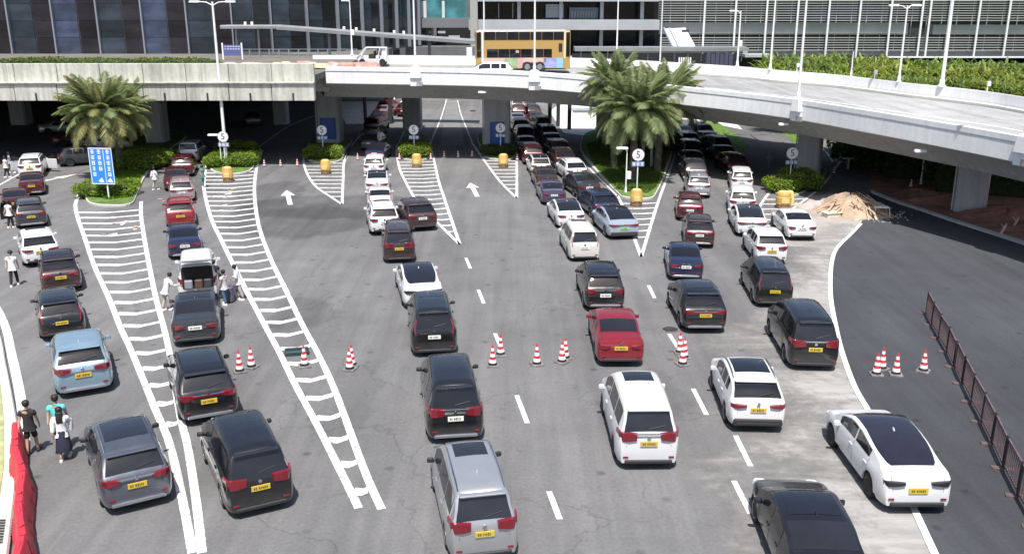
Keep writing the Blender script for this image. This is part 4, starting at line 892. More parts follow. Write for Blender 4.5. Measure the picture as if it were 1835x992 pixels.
    for sg, nm in ((1, 'rr'), (-1, 'rl')): m_ = MB(); m_.tube([(r_[6].x * sg * .98, r_[6].y, r_[6].z + .05 - (.05 if k in (0, 6) else 0)) for k, r_ in enumerate(rr)], .022, 6); P[nm] = m_.mesh('roof_rail')
    r_ = row_at(T['rg'][0] + .02); m_ = MB(); q = on_row(r_, 9); q2 = on_row(row_at(T['rg'][0] + (T['rg'][1] - T['rg'][0]) * .25), 7.4); m_.tube([q + Vector((0, -.02, .03)), q2 + Vector((0, -.02, .03))], .012, 5); P['wiper'] = m_.mesh('rear_wiper')
    r_ = row_at(T['rg'][1] + .03); m_ = MB(); m_.rbox((0, r_[9].y - .05, r_[9].z - .012), (abs(r_[6].x) * 1.9, .20, .04), .015); P['spoiler'] = m_.mesh('spoiler')
    m_ = MB(); r_ = row_at((T['rf'][0] + T['rg'][1]) / 2 + .1); m_.box((0, r_[9].y, r_[9].z + .03), (.04, .14, .07), top=.4); P['aerial'] = m_.mesh('roof_aerial')
    m_ = MB(); m_.box((0, 0, .46), (W * 1.62, L_ - .45, .5)); m_.box((0, 0, .26), (W * 1.1, L_ - .8, .14)); P['under'] = m_.mesh('underbody')
    return P
def wheel_geo():
    m_ = MB(); m_.lathe([(.20, -.10), (.30, -.115), (WR - .015, -.10), (WR, -.06), (WR, .06), (WR - .015, .10), (.30, .115), (.20, .10)], n=22, axis='x'); t = m_.mesh('tyre', True, 30)
    m_ = MB(); m_.lathe([(.0, .055), (.19, .06), (.205, .105), (.225, .112), (.225, -.112), (.205, -.105), (.19, -.06), (.0, -.055)], n=20, axis='x')
    for k in range(5):
        a = 2 * math.pi * k / 5
        for sx in (-1, 1): m_.box((sx * .075, math.cos(a) * .12, math.sin(a) * .12), (.035, .05, .17), M=Matrix.Rotation(a - math.pi / 2, 3, 'X'))
    return t, m_.mesh('rim')
GEO = {}
TY_ME, RIM_ME = wheel_geo()
def part(name, me, m, parent, loc=None, rz=0):
    if not me.materials: me.materials.append(m)
    o = bpy.data.objects.new(name, me); link(o, parent, loc, rz)
    if me.materials[0] is not m: o.material_slots[0].link = 'OBJECT'; o.material_slots[0].material = m
    return o
NAMES = dict(sedan='saloon_car', fastback='fastback_car', suv='suv', crossover='crossover', mpv='minivan', hatch='hatchback', boxy='off_roader')
CATS = dict(sedan='car', fastback='car', suv='suv', crossover='suv', mpv='minivan', hatch='car', boxy='suv')
def car(kind, px, py, hd, col, label, opt='', sc=1.0, plate='y', far=False, z=0, loc=None, group='cars queuing at the border crossing', front=False):
    if kind not in GEO: GEO[kind] = car_geo(kind)
    P = GEO[kind]; T = CT[kind]; pm = PAINTS[col]
    rear = gp(px, py, z + .27) if loc is None else loc
    h = R(hd); off = T['L'] / 2 * sc - .08; sgn = -1 if front else 1
    c = Vector((rear.x + math.sin(h) * off, rear.y + math.cos(h) * off, z))
    e = empty(NAMES[kind], c, -h + (math.pi if front else 0)); e.scale = (sc * rnd.uniform(.98, 1.02), sc * rnd.uniform(.97, 1.03), sc * rnd.uniform(.965, 1.03))
    part('body', P['body'], pm, e); part('underbody', P['under'], UNDER, e)
    part('windscreen', P['windscreen'], CAR_GLASS, e)
    if 'G' in opt: part('glass_roof', P['bigglass'], SMOKE_ROOF, e)
    else: part('rear_window', P['rear_window'], CAR_GLASS, e) if 'O' not in opt else None
    for me in P['side_windows']: part('side_window', me, CAR_GLASS, e)
    if 'B' in opt: part('roof', P['roofskin'], SMOKE_ROOF, e)
    if 'P' in opt: part('panoramic_roof', P['pano'], SMOKE_ROOF, e)
    if 'S' in opt: part('sunroof', P['sun1'], CAR_GLASS, e)
    if 'D' in opt: part('sunroof', P['sun2'], CAR_GLASS, e)
    lm = TAIL if 'L' not in opt else CAR_TRIM
    if 'v' in opt: part('tail_lamp', P['vr'], lm, e); part('tail_lamp', P['vl'], lm, e)
    else: part('tail_lamp', P['tr'], lm, e); part('tail_lamp', P['tl'], lm, e)
    if 'b' in opt: part('lamp_bar', P['bar'], lm, e)
    if not far: part('rear_reflector', P['er'], TAIL, e); part('rear_reflector', P['el'], TAIL, e)
    pl_ = part('number_plate', P['plate'], {'y': PLATE_Y, 'w': PLATE_W, 'g': PLATE_G}[plate], e)
    for me, nm in ((P['mr'], 'mirror'), (P['ml'], 'mirror')): part(nm, me, CAR_TRIM if 'M' in opt else pm, e)
    for yw in T['wh']:
        for sx in (-1, 1):
            w_ = part('wheel', TY_ME, TYRE, e, loc=(sx * (T['W'] / 2 - .115), yw - T['L'] / 2, WR)); 
            if not far: part('rim', RIM_ME, RIM_DK if 'K' in opt else RIM, w_)
    if front or not far: part('head_lamp', P['htr'], HEAD_L, e); part('head_lamp', P['htl'], HEAD_L, e)
    if not far:
        part('plate_marks', rnd.choice(P['inks']), PLATE_INK, pl_)
        [part('shut_line', me, UNDER, e) for me in P['shut']]
        part('bumper_strip', P['skid'], CHROME if 'C' in opt else CAR_TRIM, e)
        if 'V' in opt: part('rear_bumper', P['bumper'], CAR_TRIM, e)
        for me in P['handles']: part('door_handle', me, CHROME if 'C' in opt else pm, e)
        if 'G' not in opt: part('emblem', P['emblem'], CHROME, e)
        if 'C' in opt or 'H' in opt: part('chrome_strip', P['chrome'], CHROME, e)
        if 'R' in opt: part('roof_rail', P['rr'], CAR_TRIM if col in ('black', 'darkbrown') else CHROME, e); part('roof_rail', P['rl'], CAR_TRIM if col in ('black', 'darkbrown') else CHROME, e)
        if kind in ('suv', 'mpv', 'hatch', 'crossover') and 'O' not in opt: part('rear_wiper', P['wiper'], CAR_TRIM, e); part('spoiler', P['spoiler'], pm, e)
        part('roof_aerial', P['aerial'], pm, e)
    tag(e, label, CATS[kind], group); return e
# --- lane A, far left
car('suv', 250, 898, -30, 'grey', 'grey-blue suv with a large glass roof beside the two walking people, bottom left', 'PRCM', 1.0)
car('hatch', 153, 697, -27, 'lightblue', 'light blue hatchback with yellow plate in the leftmost lane', 'C', 1.06)
car('suv', 114, 598, -28.5, 'black', 'black suv directly ahead of the light blue hatchback', 'Mv', .96)
car('crossover', 112, 516, -28, 'darkbrown', 'dark brown crossover with dark roof behind the white saloon, leftmost lane', 'PR', .98)
car('crossover', 76, 468, -31, 'white', 'white crossover with a small sunroof in the leftmost lane', 'S', .98)
wd = car('suv', 58, 402, -29, 'darkgrey', 'dark grey suv with its left door wide open, leftmost lane', 'C', .93)
car('sedan', 30, 376, -28, 'maroon', 'maroon saloon half hidden behind the dark suv with the open door', '', .93)
car('sedan', 58, 345, -26, 'maroon', 'dark red saloon directly behind the white car with open doors', 'C', .95)
wo2 = car('suv', 55, 313, -20, 'white', 'white suv with its doors open at the far left, people beside it', 'R', 1.0)
def open_door(car_o, kind, side, col, ang):
    T = CT[kind]; e = car_o; y0 = T['sw'][-1][1] - T['L'] / 2 - .1; w = 1.0; d = MB(); d.rbox((0, -w / 2, .72), (.07, w, .80), .03); o = d.build('open_door', PAINTS[col], e, loc=(side * T['W'] / 2, y0, 0), rz=-side * ang * -1 if False else side * ang)
    g = MB(); g.add([(0.0, -.1, 1.12), (0, -w + .05, 1.12), (-side * .12, -w + .12, 1.52), (-side * .12, -.35, 1.5), (.02, -.1, 1.12), (.02, -w + .05, 1.12), (-side * .12 + .02, -w + .12, 1.52), (-side * .12 + .02, -.35, 1.5)], [(0, 1, 2, 3), (7, 6, 5, 4), (0, 4, 5, 1), (1, 5, 6, 2), (2, 6, 7, 3), (3, 7, 4, 0)]); g.build('door_window', CAR_GLASS, o)
open_door(wd, 'suv', -1, 'darkgrey', 1.05); open_door(wo2, 'suv', 1, 'white', 1.0); open_door(wo2, 'suv', -1, 'white', .9)
# --- lane B
car('mpv', 470, 905, -27, 'black', 'black minivan with pale grey roof sheen, nearest in the second lane', 'M', 1.0)
car('suv', 377, 744, -25, 'black', 'black suv with chrome tail strip and yellow plate, red and white cones to its right', 'RCb', 1.02)
car('sedan', 352, 608, -17, 'darkgrey', 'dark grey saloon close behind the white van with the raised tailgate', 'P', 1.04, plate='w')
vb = car('mpv', 357, 531, -18, 'offwhite', 'off-white minivan with its tailgate raised and people around it', 'OC', .98, plate='w')
car('sedan', 333, 456, -21, 'navy', 'dark blue saloon with white plate ahead of the open minivan', 'C', .98, plate='w')
car('hatch', 325, 401, -20, 'red', 'bright red hatchback in the second lane from the left', 'v', .98)
car('suv', 327, 356, -20, 'pinkgrey', 'dusty pink-grey suv directly ahead of the bright red hatchback', 'CR', .92, plate='w')
car('sedan', 316, 336, -18, 'maroon', 'dark red saloon between the pink-grey suv and the hedge, second lane', '', .95)
car('suv', 327, 312, -14, 'maroon', 'maroon suv just behind the silver off-roader by the palm island', '', .95)
car('boxy', 338, 288, -8, 'silver', 'boxy silver off-roader at the edge of the overpass shade', '', .98, plate='w')
# open tailgate
T = CT['mpv']; 
mb = MB(); mb.rbox((0, -T['L'] / 2 + .14, 1.22), (1.42, .34, .98), .06); mb.build('cargo_shade_block', mat('cargo_shade', (.012, .010, .010), .9), vb)  # near-black block standing in for the shade inside the open boot
tg = MB(); tg.add([(-.72, 0, 0), (.72, 0, 0), (.68, -1.0, .34), (-.68, -1.0, .34), (-.72, 0, .07), (.72, 0, .07), (.68, -1.0, .41), (-.68, -1.0, .41)], [(0, 1, 2, 3), (7, 6, 5, 4), (0, 4, 5, 1), (1, 5, 6, 2), (2, 6, 7, 3), (3, 7, 4, 0)])
tgo = tg.build('raised_tailgate', PAINTS['offwhite'], vb, loc=(0, -T['L'] / 2 + .40, 1.86))
g = MB(); g.box((0, -.42, .228), (1.15, .48, .02), M=Matrix.Rotation(-.33, 3, 'X')); g.build('tailgate_window', CAR_GLASS, tgo)
for k, (x, c_) in enumerate(((-.4, (.25, .26, .3)), (.05, (.10, .06, .045)), (.45, (.05, .05, .06)))): s_ = MB(); s_.rbox((x, -T['L'] / 2 - .04 + .02 * k, .98), (.36, .3, .36), .05); tag(s_.build('suitcase', mat('case_%d' % k, c_, .5), None, loc=vb.location, rz=vb.rotation_euler.z), ['grey suitcase in the open boot of the off-white minivan, left of two others', 'brown suitcase in the open boot of the off-white minivan, between two others', 'black suitcase in the open boot of the off-white minivan, at its right side'][k], 'suitcase', 'suitcases in the open boot')
# --- lane C
car('mpv', 868, 988, -11, 'silver', 'silver minivan with two sunroofs cut by the bottom edge of the picture', 'SDRM', .98)
car('mpv', 817, 779, -8, 'black', 'black minivan with a chrome bar and white plate, behind the silver minivan', 'CM', 1.0, plate='w')
car('mpv', 779, 627, -8, 'black', 'black minivan with bluish glass roof behind the white fastback', 'MPv', .97, plate='w')
car('fastback', 759, 543, -12, 'white', 'white fastback car with a full dark glass roof in the middle lane', 'GKL', 1.0)
car('mpv', 716, 462, -9, 'darkbrown', 'dark brown minivan ahead of the white fastback', 'M', .94)
car('suv', 690, 414, -12, 'white', 'white suv with sunroof left of the dark brown crossover', 'SR', .98, plate='w')
car('crossover', 758, 407, -18, 'darkbrown', 'dark brown crossover standing across the tip of the central chevron', 'M', 1.02, plate='w')
car('sedan', 682, 374, -9, 'offwhite', 'off-white saloon, the car touching the white suv in front', 'v', .92, plate='w')
car('sedan', 676, 343, -7, 'white', 'white saloon with dark rear glass, second in line out of the shade', 'Bb', .98, plate='w')
car('suv', 670, 311, -4, 'white', 'white suv at the very edge of the shade, first of the white cars', '', .92, plate='w')
# --- lane D and its right-hand row
car('mpv', 1161, 826, -1, 'white', 'large white minivan with two sunroofs and red tail lamps, right of centre', 'SDHK', 1.02)
car('sedan', 1112, 645, 0, 'red', 'dark red saloon with two number plates, in front of the large white minivan', '', 1.0)
car('suv', 1084, 548, -2, 'black', 'black suv with chrome bumper line ahead of the red saloon', 'PRC', .98, plate='w')
car('mpv', 1048, 460, -5, 'beige', 'beige van with white plate in the right of centre lane', 'SKv', .93, plate='w')
car('fastback', 1024, 403, -7, 'white', 'white car with black roof just ahead of the beige van', 'B', .97, plate='w')
car('sedan', 993, 361, -5, 'purple', 'purple-grey saloon behind a dark saloon near the shade edge', '', .95, plate='w')
car('sedan', 981, 334, -5, 'darkbrown', 'dark brown saloon between the purple-grey saloon and a white pickup', '', .95, plate='w')
car('suv', 970, 311, -5, 'white', 'white suv half in shade behind the lit red car', 'B', .92, plate='w')
car('fastback', 1118, 421, -9, 'greyblue', 'pale blue fastback with black roof and green plate beside the chevron tip', 'BVb', 1.0, plate='g')
car('crossover', 1088, 386, -12, 'navy', 'dark blue crossover ahead of the pale blue fastback', '', .98, plate='w')
car('sedan', 1056, 349, -12, 'darkgrey', 'dark grey saloon beside the palm island kerb', '', 1.0, plate='w')
car('crossover', 1034, 320, -10, 'white', 'white crossover alongside the palm island, just out of the shade', 'R', .95, plate='w')
car('crossover', 1014, 298, -8, 'darkbrown', 'dark brown crossover ahead of the white crossover by the palm island', '', .98, far=True)
# --- lane E
car('crossover', 1357, 762, 3, 'white', 'white suv with panoramic roof and bright rear window, right side', 'PRV', 1.0)
car('crossover', 1263, 587, 0, 'black', 'black crossover with chrome bumper, ahead of the white panoramic suv', 'PCb', 1.02)
car('sedan', 1229, 495, 6, 'navy', 'dark blue saloon with red tail lamps, right of centre', 'C', .97, plate='w')
car('crossover', 1253, 437, 8, 'darkbrown', 'dark brown crossover with round rear, ahead of the dark blue saloon', 'Cb', .93, plate='w')
car('suv', 1236, 389, 8, 'maroon', 'dark maroon suv half hidden behind the round dark brown crossover', '', .9, plate='w')
car('suv', 1252, 349, 7, 'silver', 'silver-grey suv at the edge of the shade right of the palm island', 'CR', .93, plate='w')
# --- lane F and the white group
car('sedan', 1492, 1085, 3, 'black', 'black saloon cut by the bottom edge of the picture', 'P', 1.06)
car('mpv', 1458, 652, 4, 'black', 'black minivan with yellow plate close to the white kerb line', 'HM', 1.0)
car('mpv', 1387, 541, 4, 'black', 'black minivan with a dark rear window ahead of the one at the kerb', 'Mv', .93)
car('hatch', 1382, 466, 3, 'white', 'white hatchback tucked in front of the smaller black minivan', '', .98)
car('fastback', 1347, 417, 6, 'white', 'white car with dark roof beside the barrel chevron, left of the white saloon', 'Bb', .97, plate='w')
car('sedan', 1437, 424, 2, 'white', 'white saloon closest to the timber heap', '', .98, plate='w')
car('suv', 1330, 380, 11, 'white', 'tall white suv behind the white car with dark roof', 'H', .96, plate='w')
car('suv', 1329, 337, 10, 'offwhite', 'white suv at the edge of the shade beside the tall pier', 'C', .9, plate='w')
car('fastback', 1638, 901, 0, 'white', 'white fastback car with dark glass roof at the bottom right, nearest the railing', 'GKL', 1.04)
# --- cars in the shade below the overpass
shade = [('sedan', 671, 285, 2, 'navy', 'dark blue car, first in the shade of the middle left queue'), ('suv', 662, 266, 4, 'darkgrey', 'dark grey suv, second in the shade of the middle left queue'), ('sedan', 660, 248, 8, 'darkbrown', 'dark brown car, third in the shade of the middle left queue'), ('suv', 664, 233, 11, 'maroon', 'maroon suv, fourth in the shaded middle left queue'), ('sedan', 671, 220, 13, 'maroon', 'maroon car at the far edge of the shade, middle left queue'), ('sedan', 679, 209, 13, 'pinkgrey', 'pinkish car back in the sun beyond the overpass, left queue'), ('suv', 687, 199, 13, 'red', 'small red suv far beyond the overpass, left queue'), ('suv', 697, 190, 12, 'pinkgrey', 'farthest pale suv visible below the overpass, left queue'), ('suv', 722, 206, 8, 'maroon', 'maroon suv standing right of the far left queue beyond the overpass'), ('sedan', 727, 193, 8, 'white', 'small white car far away right of the left queue'),
 ('suv', 956, 290, -4, 'maroon', 'dark red suv with lit lamps at the shade edge, right of the central pier'), ('sedan', 946, 270, -5, 'darkgrey', 'dark car behind the lit red suv in the shade'), ('suv', 941, 253, -5, 'navy', 'dark blue suv in shade right of the central pier'), ('suv', 934, 238, -4, 'darkgrey', 'dark grey suv in shade right of the central pier, farther back'), ('sedan', 929, 224, -3, 'silver', 'silver car far back right of the central pier'), ('suv', 930, 210, -2, 'maroon', 'maroon suv far beyond the overpass right of the central pier'), ('hatch', 928, 198, -2, 'white', 'small white car farthest back right of the central pier'),
 ('suv', 1006, 281, -9, 'darkgrey', 'dark grey suv, first shaded car left of the palm island'), ('sedan', 995, 264, -9, 'darkbrown', 'dark brown car, second shaded car left of the palm island'), ('suv', 985, 249, -9, 'darkgrey', 'dark suv, third shaded car left of the palm island'), ('mpv', 975, 236, -9, 'darkgrey', 'dark van, fourth shaded vehicle left of the palm island'), ('sedan', 966, 222, -9, 'maroon', 'dark red car far back left of the palm island'), ('suv', 958, 209, -8, 'black', 'black suv farthest back left of the palm island'), ('suv', 950, 198, -8, 'maroon', 'small dark red suv beyond the overpass near the slim columns'),
 ('suv', 1247, 322, 4, 'darkgrey', 'dark grey suv, first in shade right of the palm island'), ('sedan', 1246, 300, 0, 'darkgrey', 'dark grey car, second in shade right of the palm island'), ('suv', 1243, 281, -2, 'black', 'black suv, third in shade right of the palm island'), ('suv', 1238, 264, -4, 'darkgrey', 'dark suv, fourth in shade right of the palm island'), ('sedan', 1231, 249, -5, 'navy', 'dark blue car far back right of the palm island'), ('sedan', 1214, 236, -6, 'silver', 'silver car half hidden by the palm crowns'),
 ('suv', 1321, 308, -2, 'maroon', 'dark red suv in shade ahead of the white suvs'), ('sedan', 1309, 290, -8, 'maroon', 'dark red car, second in shade ahead of the white suvs'), ('suv', 1296, 274, -12, 'darkgrey', 'dark grey suv, third in shade ahead of the white suvs'), ('sedan', 1282, 260, -14, 'silver', 'silver car at the end of the shaded row right of the slim columns'), ('suv', 1266, 247, -14, 'black', 'black suv far back in the right hand shaded row')]
for k_, x, y, h_, c_, lb in shade: car(k_, x, y, h_, c_, lb, sc=.96, plate='w', far=True)
car('suv', 108, 292, 62, 'darkgrey', 'dark suv in the undercroft with a yellow warning sign on its rear', sc=.95, plate='y', far=True)
car('sedan', 96, 258, 60, 'maroon', 'dark red car deep in the undercroft at the far left', sc=.95, far=True)
car('hatch', 150, 268, 55, 'white', 'white hatchback in the undercroft behind the left palms', sc=.95, far=True)
car('sedan', 70, 236, 60, 'silver', 'silver car deep in the undercroft, farthest left', sc=.95, far=True)
car('suv', 455, 222, -20, 'darkgrey', 'dark suv parked deep under the beige overpass', sc=.95, far=True)

# --- double-decker bus on the overpass
def deck_z(px): i = nearest_station(px, BR); return BR[i].z - 1.02
M_BUSG = paint('bus_gold', (.42, .27, .09), 0, .35); M_BUSP = paint('bus_pink', (.60, .42, .36), 0, .4)
bz = deck_z(930); b0 = at(851, 120, 91); b1 = at(1021, 124, 91.5); e = empty('double_decker_bus', ((b0.x + b1.x) / 2, 93.0, bz), math.atan2(b1.y - b0.y, b1.x - b0.x) * 1.0)
BLn = b1.x - b0.x; BH = 3.98; hw = 1.25
tag(e, 'gold double-decker bus with colourful lower side driving on the overpass', 'bus')
mb = MB(); prof = [(-hw, .35), (-hw, BH - .25), (-hw + .12, BH - .05), (-hw + .5, BH), (hw - .5, BH), (hw - .12, BH - .05), (hw, BH - .25), (hw, .35)]
xs_ = [-BLn / 2, -BLn / 2 + .1, -BLn / 2 + .35, BLn / 2 - .3, BLn / 2 - .06, BLn / 2]; ks = [.90, .97, 1, 1, .97, .93]
mb.loft([[Vector((x, y * k, .35 + (z - .35) * (.97 + .03 * (k > .95)))) for y, z in prof] for x, k in zip(xs_, ks)]); n_ = len(prof)
mb.f.append(tuple(range(n_))); mb.mi.append(0); mb.f.append(tuple(5 * n_ + i for i in range(n_))); mb.mi.append(0); mb.build('body', M_BUSG, e, True, 30)
def bx_(name, x0, x1, z0, z1, m, y=-hw - .012, t=.03, par=e): q = MB(); q.rbox(((x0 + x1) / 2, y, (z0 + z1) / 2), (x1 - x0, t, z1 - z0), .01); return q.build(name, m, par)
X0 = -BLn / 2; sx_ = BLn / 10.2
for k in range(7): bx_('upper_window', X0 + (.92 + k * 1.24) * sx_, X0 + (.92 + k * 1.24 + 1.21) * sx_, 3.08, 3.82, CAR_GLASS)
for k in range(6): bx_('lower_window', X0 + (1.2 + k * 1.22) * sx_, X0 + (1.2 + k * 1.22 + (1.19 if k < 5 else .9)) * sx_, 1.42, 2.22, CAR_GLASS)
bx_('white_pillar', X0 + .64 * sx_, X0 + .84 * sx_, .9, 3.95, mat('bus_white', (.72, .68, .70), .4), t=.05); bx_('white_roof_line', X0 + .3, BLn / 2 - .5, 3.90, 4.02, mat('bus_white', (.72, .68, .70)), t=.04); bx_('rear_pillar', BLn / 2 - .66, BLn / 2 - .46, 1.3, 3.95, mat('bus_cream', (.66, .55, .38), .4), t=.04)
bx_('skirt_panel', X0 + .5, X0 + 3.1 * sx_, .42, 1.36, M_BUSP); bx_('skirt_panel', X0 + 3.1 * sx_, X0 + 4.5 * sx_, .42, 1.36, mat('bus_green', (.30, .42, .25), .4, var=.4, scale=1.2)); bx_('skirt_panel', X0 + 4.5 * sx_, X0 + 5.1 * sx_, .42, 1.36, mat('bus_rose', (.55, .33, .30), .4)); bx_('skirt_panel', X0 + 5.1 * sx_, X0 + 7.6 * sx_, .95, 1.38, M_BUSP)
bx_('skirt_panel', X0 + 7.3 * sx_, X0 + 8.7 * sx_, .42, 1.36, mat('bus_violet', (.30, .32, .62), .4, var=.3, scale=1.2)); bx_('skirt_panel', X0 + 8.7 * sx_, X0 + 9.4 * sx_, .42, 1.36, mat('bus_sky', (.26, .48, .75), .4)); bx_('vent_grille', BLn / 2 - 1.15, BLn / 2 - .8, 1.95, 2.75, CAR_TRIM); bx_('route_sticker', X0 + 4.3 * sx_, X0 + 4.65 * sx_, 1.85, 2.1, mat('sticker_pale', (.45, .36, .32), .5), y=-hw - .035)
q = MB(); q.rbox((X0 - .005, 0, 3.3), (.08, 2.1, 1.0), .02); q.build('front_upper_window', CAR_GLASS, e); q = MB(); q.rbox((X0 - .005, 0, 1.9), (.08, 2.1, 1.2), .02); q.build('front_windscreen', CAR_GLASS, e); bx_('front_side_glass', X0 + .08, X0 + .58 * sx_, 1.45, 3.8, CAR_GLASS); q = MB(); q.rbox((BLn / 2 + .01, 0, 3.2), (.08, 1.9, 1.1), .02); q.build('rear_upper_window', CAR_GLASS, e); bx_('rear_side_glass', BLn / 2 - .42, BLn / 2 - .06, 1.5, 3.8, CAR_GLASS)
for x in (X0 + 2.3 * sx_, X0 + 5.55 * sx_, X0 + 6.9 * sx_):
    for sy in (-1, 1):
        w_ = MB(); w_.lathe([(.2, -.12), (.5, -.13), (.52, 0), (.5, .13), (.2, .12)], n=20, axis='y'); wo_ = w_.build('wheel', TYRE, e, True, loc=(x, sy * (hw - .10), .52)); r_ = MB(); r_.lathe([(.0, -.14), (.26, -.14), (.3, -.10), (.3, .10), (.26, .14), (0, .14)], n=14, axis='y'); r_.build('rim', RIM, wo_)
for x in (X0 + 5.55 * sx_, X0 + 6.9 * sx_): q = MB(); q.lathe([(.62, -.012), (.62, .0)], (x, -hw - .0, .58), 20, 'y'); q.build('wheel_arch', UNDER, e)
q = MB(); q.box((0, 0, .4), (BLn - .8, 2.2, .3)); q.build('underframe', UNDER, e)
# white van in front of the bus and patrol buggy
lv = at(878, 127, 82.2); c_ = car('suv', 0, 0, -90, 'offwhite', 'off-white suv half hidden by the overpass parapet in front of the bus', 'M', .95, far=True, z=BF[nearest_station(880)].z - 1.02, loc=Vector((lv.x + 2.0, 80.6, 0)), group='vehicles on the overpass')
pb = empty('patrol_buggy', (at(669, 110, 98.5).x, 98.5, BF[nearest_station(669)].z - .85), 0); tag(pb, 'small open-sided white patrol buggy on the overpass left of the bus', 'buggy')
s = 3.2 / 3.2
prof = [(-1.62, .45), (-1.62, .75), (-1.35, 1.0), (-.85, 1.62), (-.55, 1.72), (1.25, 1.82), (1.45, 1.80), (1.6, .85), (1.62, .45)]
for sy in (-.7, .7):
    q = MB(); pts = [(-1.62, .5), (-1.62, .8), (-1.3, 1.0), (-.8, 1.58), (-.55, 1.72)]
    q.tube([(x, sy, z) for x, z in pts], .07, 6); q.build('front_pillar', PAINTS['white'], pb); q = MB(); q.tube([(.55, sy, .6), (.85, sy, 1.75)], .06, 6); q.build('centre_pillar', PAINTS['white'], pb)
q = MB(); q.rbox((.35, 0, 1.76), (2.1, 1.5, .12), .05); q.build('roof', PAINTS['white'], pb); q = MB(); q.rbox((0, 0, .48), (3.1, 1.45, .28), .08); q.build('chassis', PAINTS['white'], pb)
q = MB(); q.rbox((1.25, 0, 1.15), (.65, 1.45, 1.3), .1, top=.85); q.build('rear_cabin', PAINTS['white'], pb); q = MB(); q.rbox((-1.35, 0, .72), (.55, 1.4, .5), .12); q.build('bonnet', PAINTS['white'], pb)
q = MB(); q.rbox((-.1, 0, .85), (.6, 1.2, .45), .06); q.rbox((.2, 0, 1.15), (.15, 1.2, .5), .05); q.build('seat', SEAT, pb)
for x in (-1.05, 1.05):
    for sy in (-1, 1): part('wheel', TY_ME, TYRE, pb, loc=(x, sy * .68, .30), rz=math.pi / 2)
# ================================================================== palms
FROND_A = leaf_mat('palm_leaflet', (.13, .17, .075), (.33, .38, .20), .4)
FROND_B = leaf_mat('palm_leaflet_yellow', (.17, .18, .07), (.36, .35, .17), .35)
M_TRUNK = mat('palm_trunk', (.12, .10, .075), .95, var=.35, scale=3, bump=1, bscale=9); M_FRUIT = mat('palm_heart', (.34, .17, .05), .8, var=.3, scale=5)
def frond_mesh(L_, droop, seed, m, nl=46):
    rn = random.Random(seed); mb = MB(); pts = []
    for i in range(11):
        t = i / 10; pts.append(Vector((0, L_ * (t - .16 * droop * t * t * t), L_ * (.34 * t - droop * .62 * t * t))))
    mb.tube(pts, [.035 * (1 - .85 * i / 10) for i in range(11)], 4, False)
    for i in range(nl):
        t = .10 + .90 * i / nl; k = t * 10; j = min(int(k), 9); p = pts[j].lerp(pts[j + 1], k - j); d = (pts[j + 1] - pts[j]).normalized()
        ll = L_ * .21 * math.sin(math.pi * min(1, .18 + .80 * t)) ** .7 * rn.uniform(.8, 1.15)
        for sx in (-1, 1):
            tip = p + Vector((sx * ll * .80, 0, 0)) + d * ll * .75 + Vector((0, 0, -ll * rn.uniform(.12, .5))); mid = p.lerp(tip, .45) + Vector((0, 0, ll * .10)); w = d * .030 * (L_ / 3)
            mb.face([p - w * .6, p + w * .6, mid + w, tip, mid - w])
    mb.recalc = False; me = mb.mesh('frond'); me.materials.append(m); return me
FR = {}
def palm(px, py, height, crown, label, seed, n=46, lean=(0, 0), m=0, trunk_r=.24):
    b = gp(px, py, .15); e = empty('palm_tree', b); rn = random.Random(seed)
    top = Vector((lean[0], lean[1], height)); mb = MB(); pts = []; rs = []
    for i in range(19):
        t = i / 18; pts.append(Vector((lean[0] * t * t, lean[1] * t * t, height * t))); rs.append(trunk_r * (1.25 - .3 * t) * (1.06 if i % 2 else .94) * (1.3 if i > 15 else 1))
    mb.tube(pts, rs, 12); mb.build('trunk', M_TRUNK, e, True, 60)
    mb = MB()
    for k in range(26):
        a = k * 2.4; d = Vector((math.cos(a), math.sin(a), 0)); z = height - .9 + k * .03; mb.tube([Vector((top.x, top.y, z)) + d * .2, Vector((top.x, top.y, z)) + d * .42 + Vector((0, 0, .38))], [.07, .02], 5)
    mb.build('leaf_boots', M_FRUIT, e)
    for k in range(n):
        kk = (k + .5) / n; up = kk            # 0 = oldest, hanging; 1 = youngest, upright
        key = (round(crown, 1), int(up * 4.99), k % 3)
        if key not in FR: FR[key] = frond_mesh(crown, [1.25, .95, .70, .45, .22][key[1]], key[2] + 7 * key[1], FROND_B if (key[1] == 0 or key[2] == 2) and m == 1 else FROND_A)
        o = bpy.data.objects.new('frond', FR[key]); link(o, e, (top.x, top.y, top.z - .15 + .3 * up))
        s = rn.uniform(.85, 1.08) * (1 - .12 * up); o.scale = (s, s, s)
        o.rotation_euler = (R(-18 + 62 * up ** 1.4 + rn.uniform(-8, 8)), R(rn.uniform(-12, 12)), k * 2.39996 + rn.uniform(-.2, .2))
    return tag(e, label, 'palm tree', 'palm trees on the islands')
palm(197, 318, 5.2, 4.1, 'palm tree with an olive-green crown behind the blue direction sign, upper left', 1, 84, m=1)
palm(216, 306, 4.9, 3.5, 'palm tree with grey trunk just right of and behind the one at the blue sign', 2, 56, lean=(.4, .3), m=1)
palm(1133, 326, 5.6, 4.2, 'nearest of the three palm trees, before the overpass right of centre', 3, 92, lean=(.1, 0))
palm(1100, 300, 7.0, 3.6, 'tallest palm tree, crown standing against the overpass deck, left rear of the three', 4, 70, lean=(-.2, 0))
palm(1178, 306, 6.0, 4.1, 'palm tree at the right rear of the three with tied supports', 5, 80, lean=(.35, 0))
pp = MATS['palm_tree_prop'] = mat('prop_pole', (.34, .33, .33), .7)
b = gp(1160, 300, .15); e = empty('tree_props', b); tag(e, 'grey slanted support poles propping the right palm', 'tree props')
for dx in (-.5, .35, .85): mb = MB(); mb.tube([(dx, 0, 0), (dx * .55 + .1, .3, 4.2)], .13, 8); mb.build('pole', pp, e)

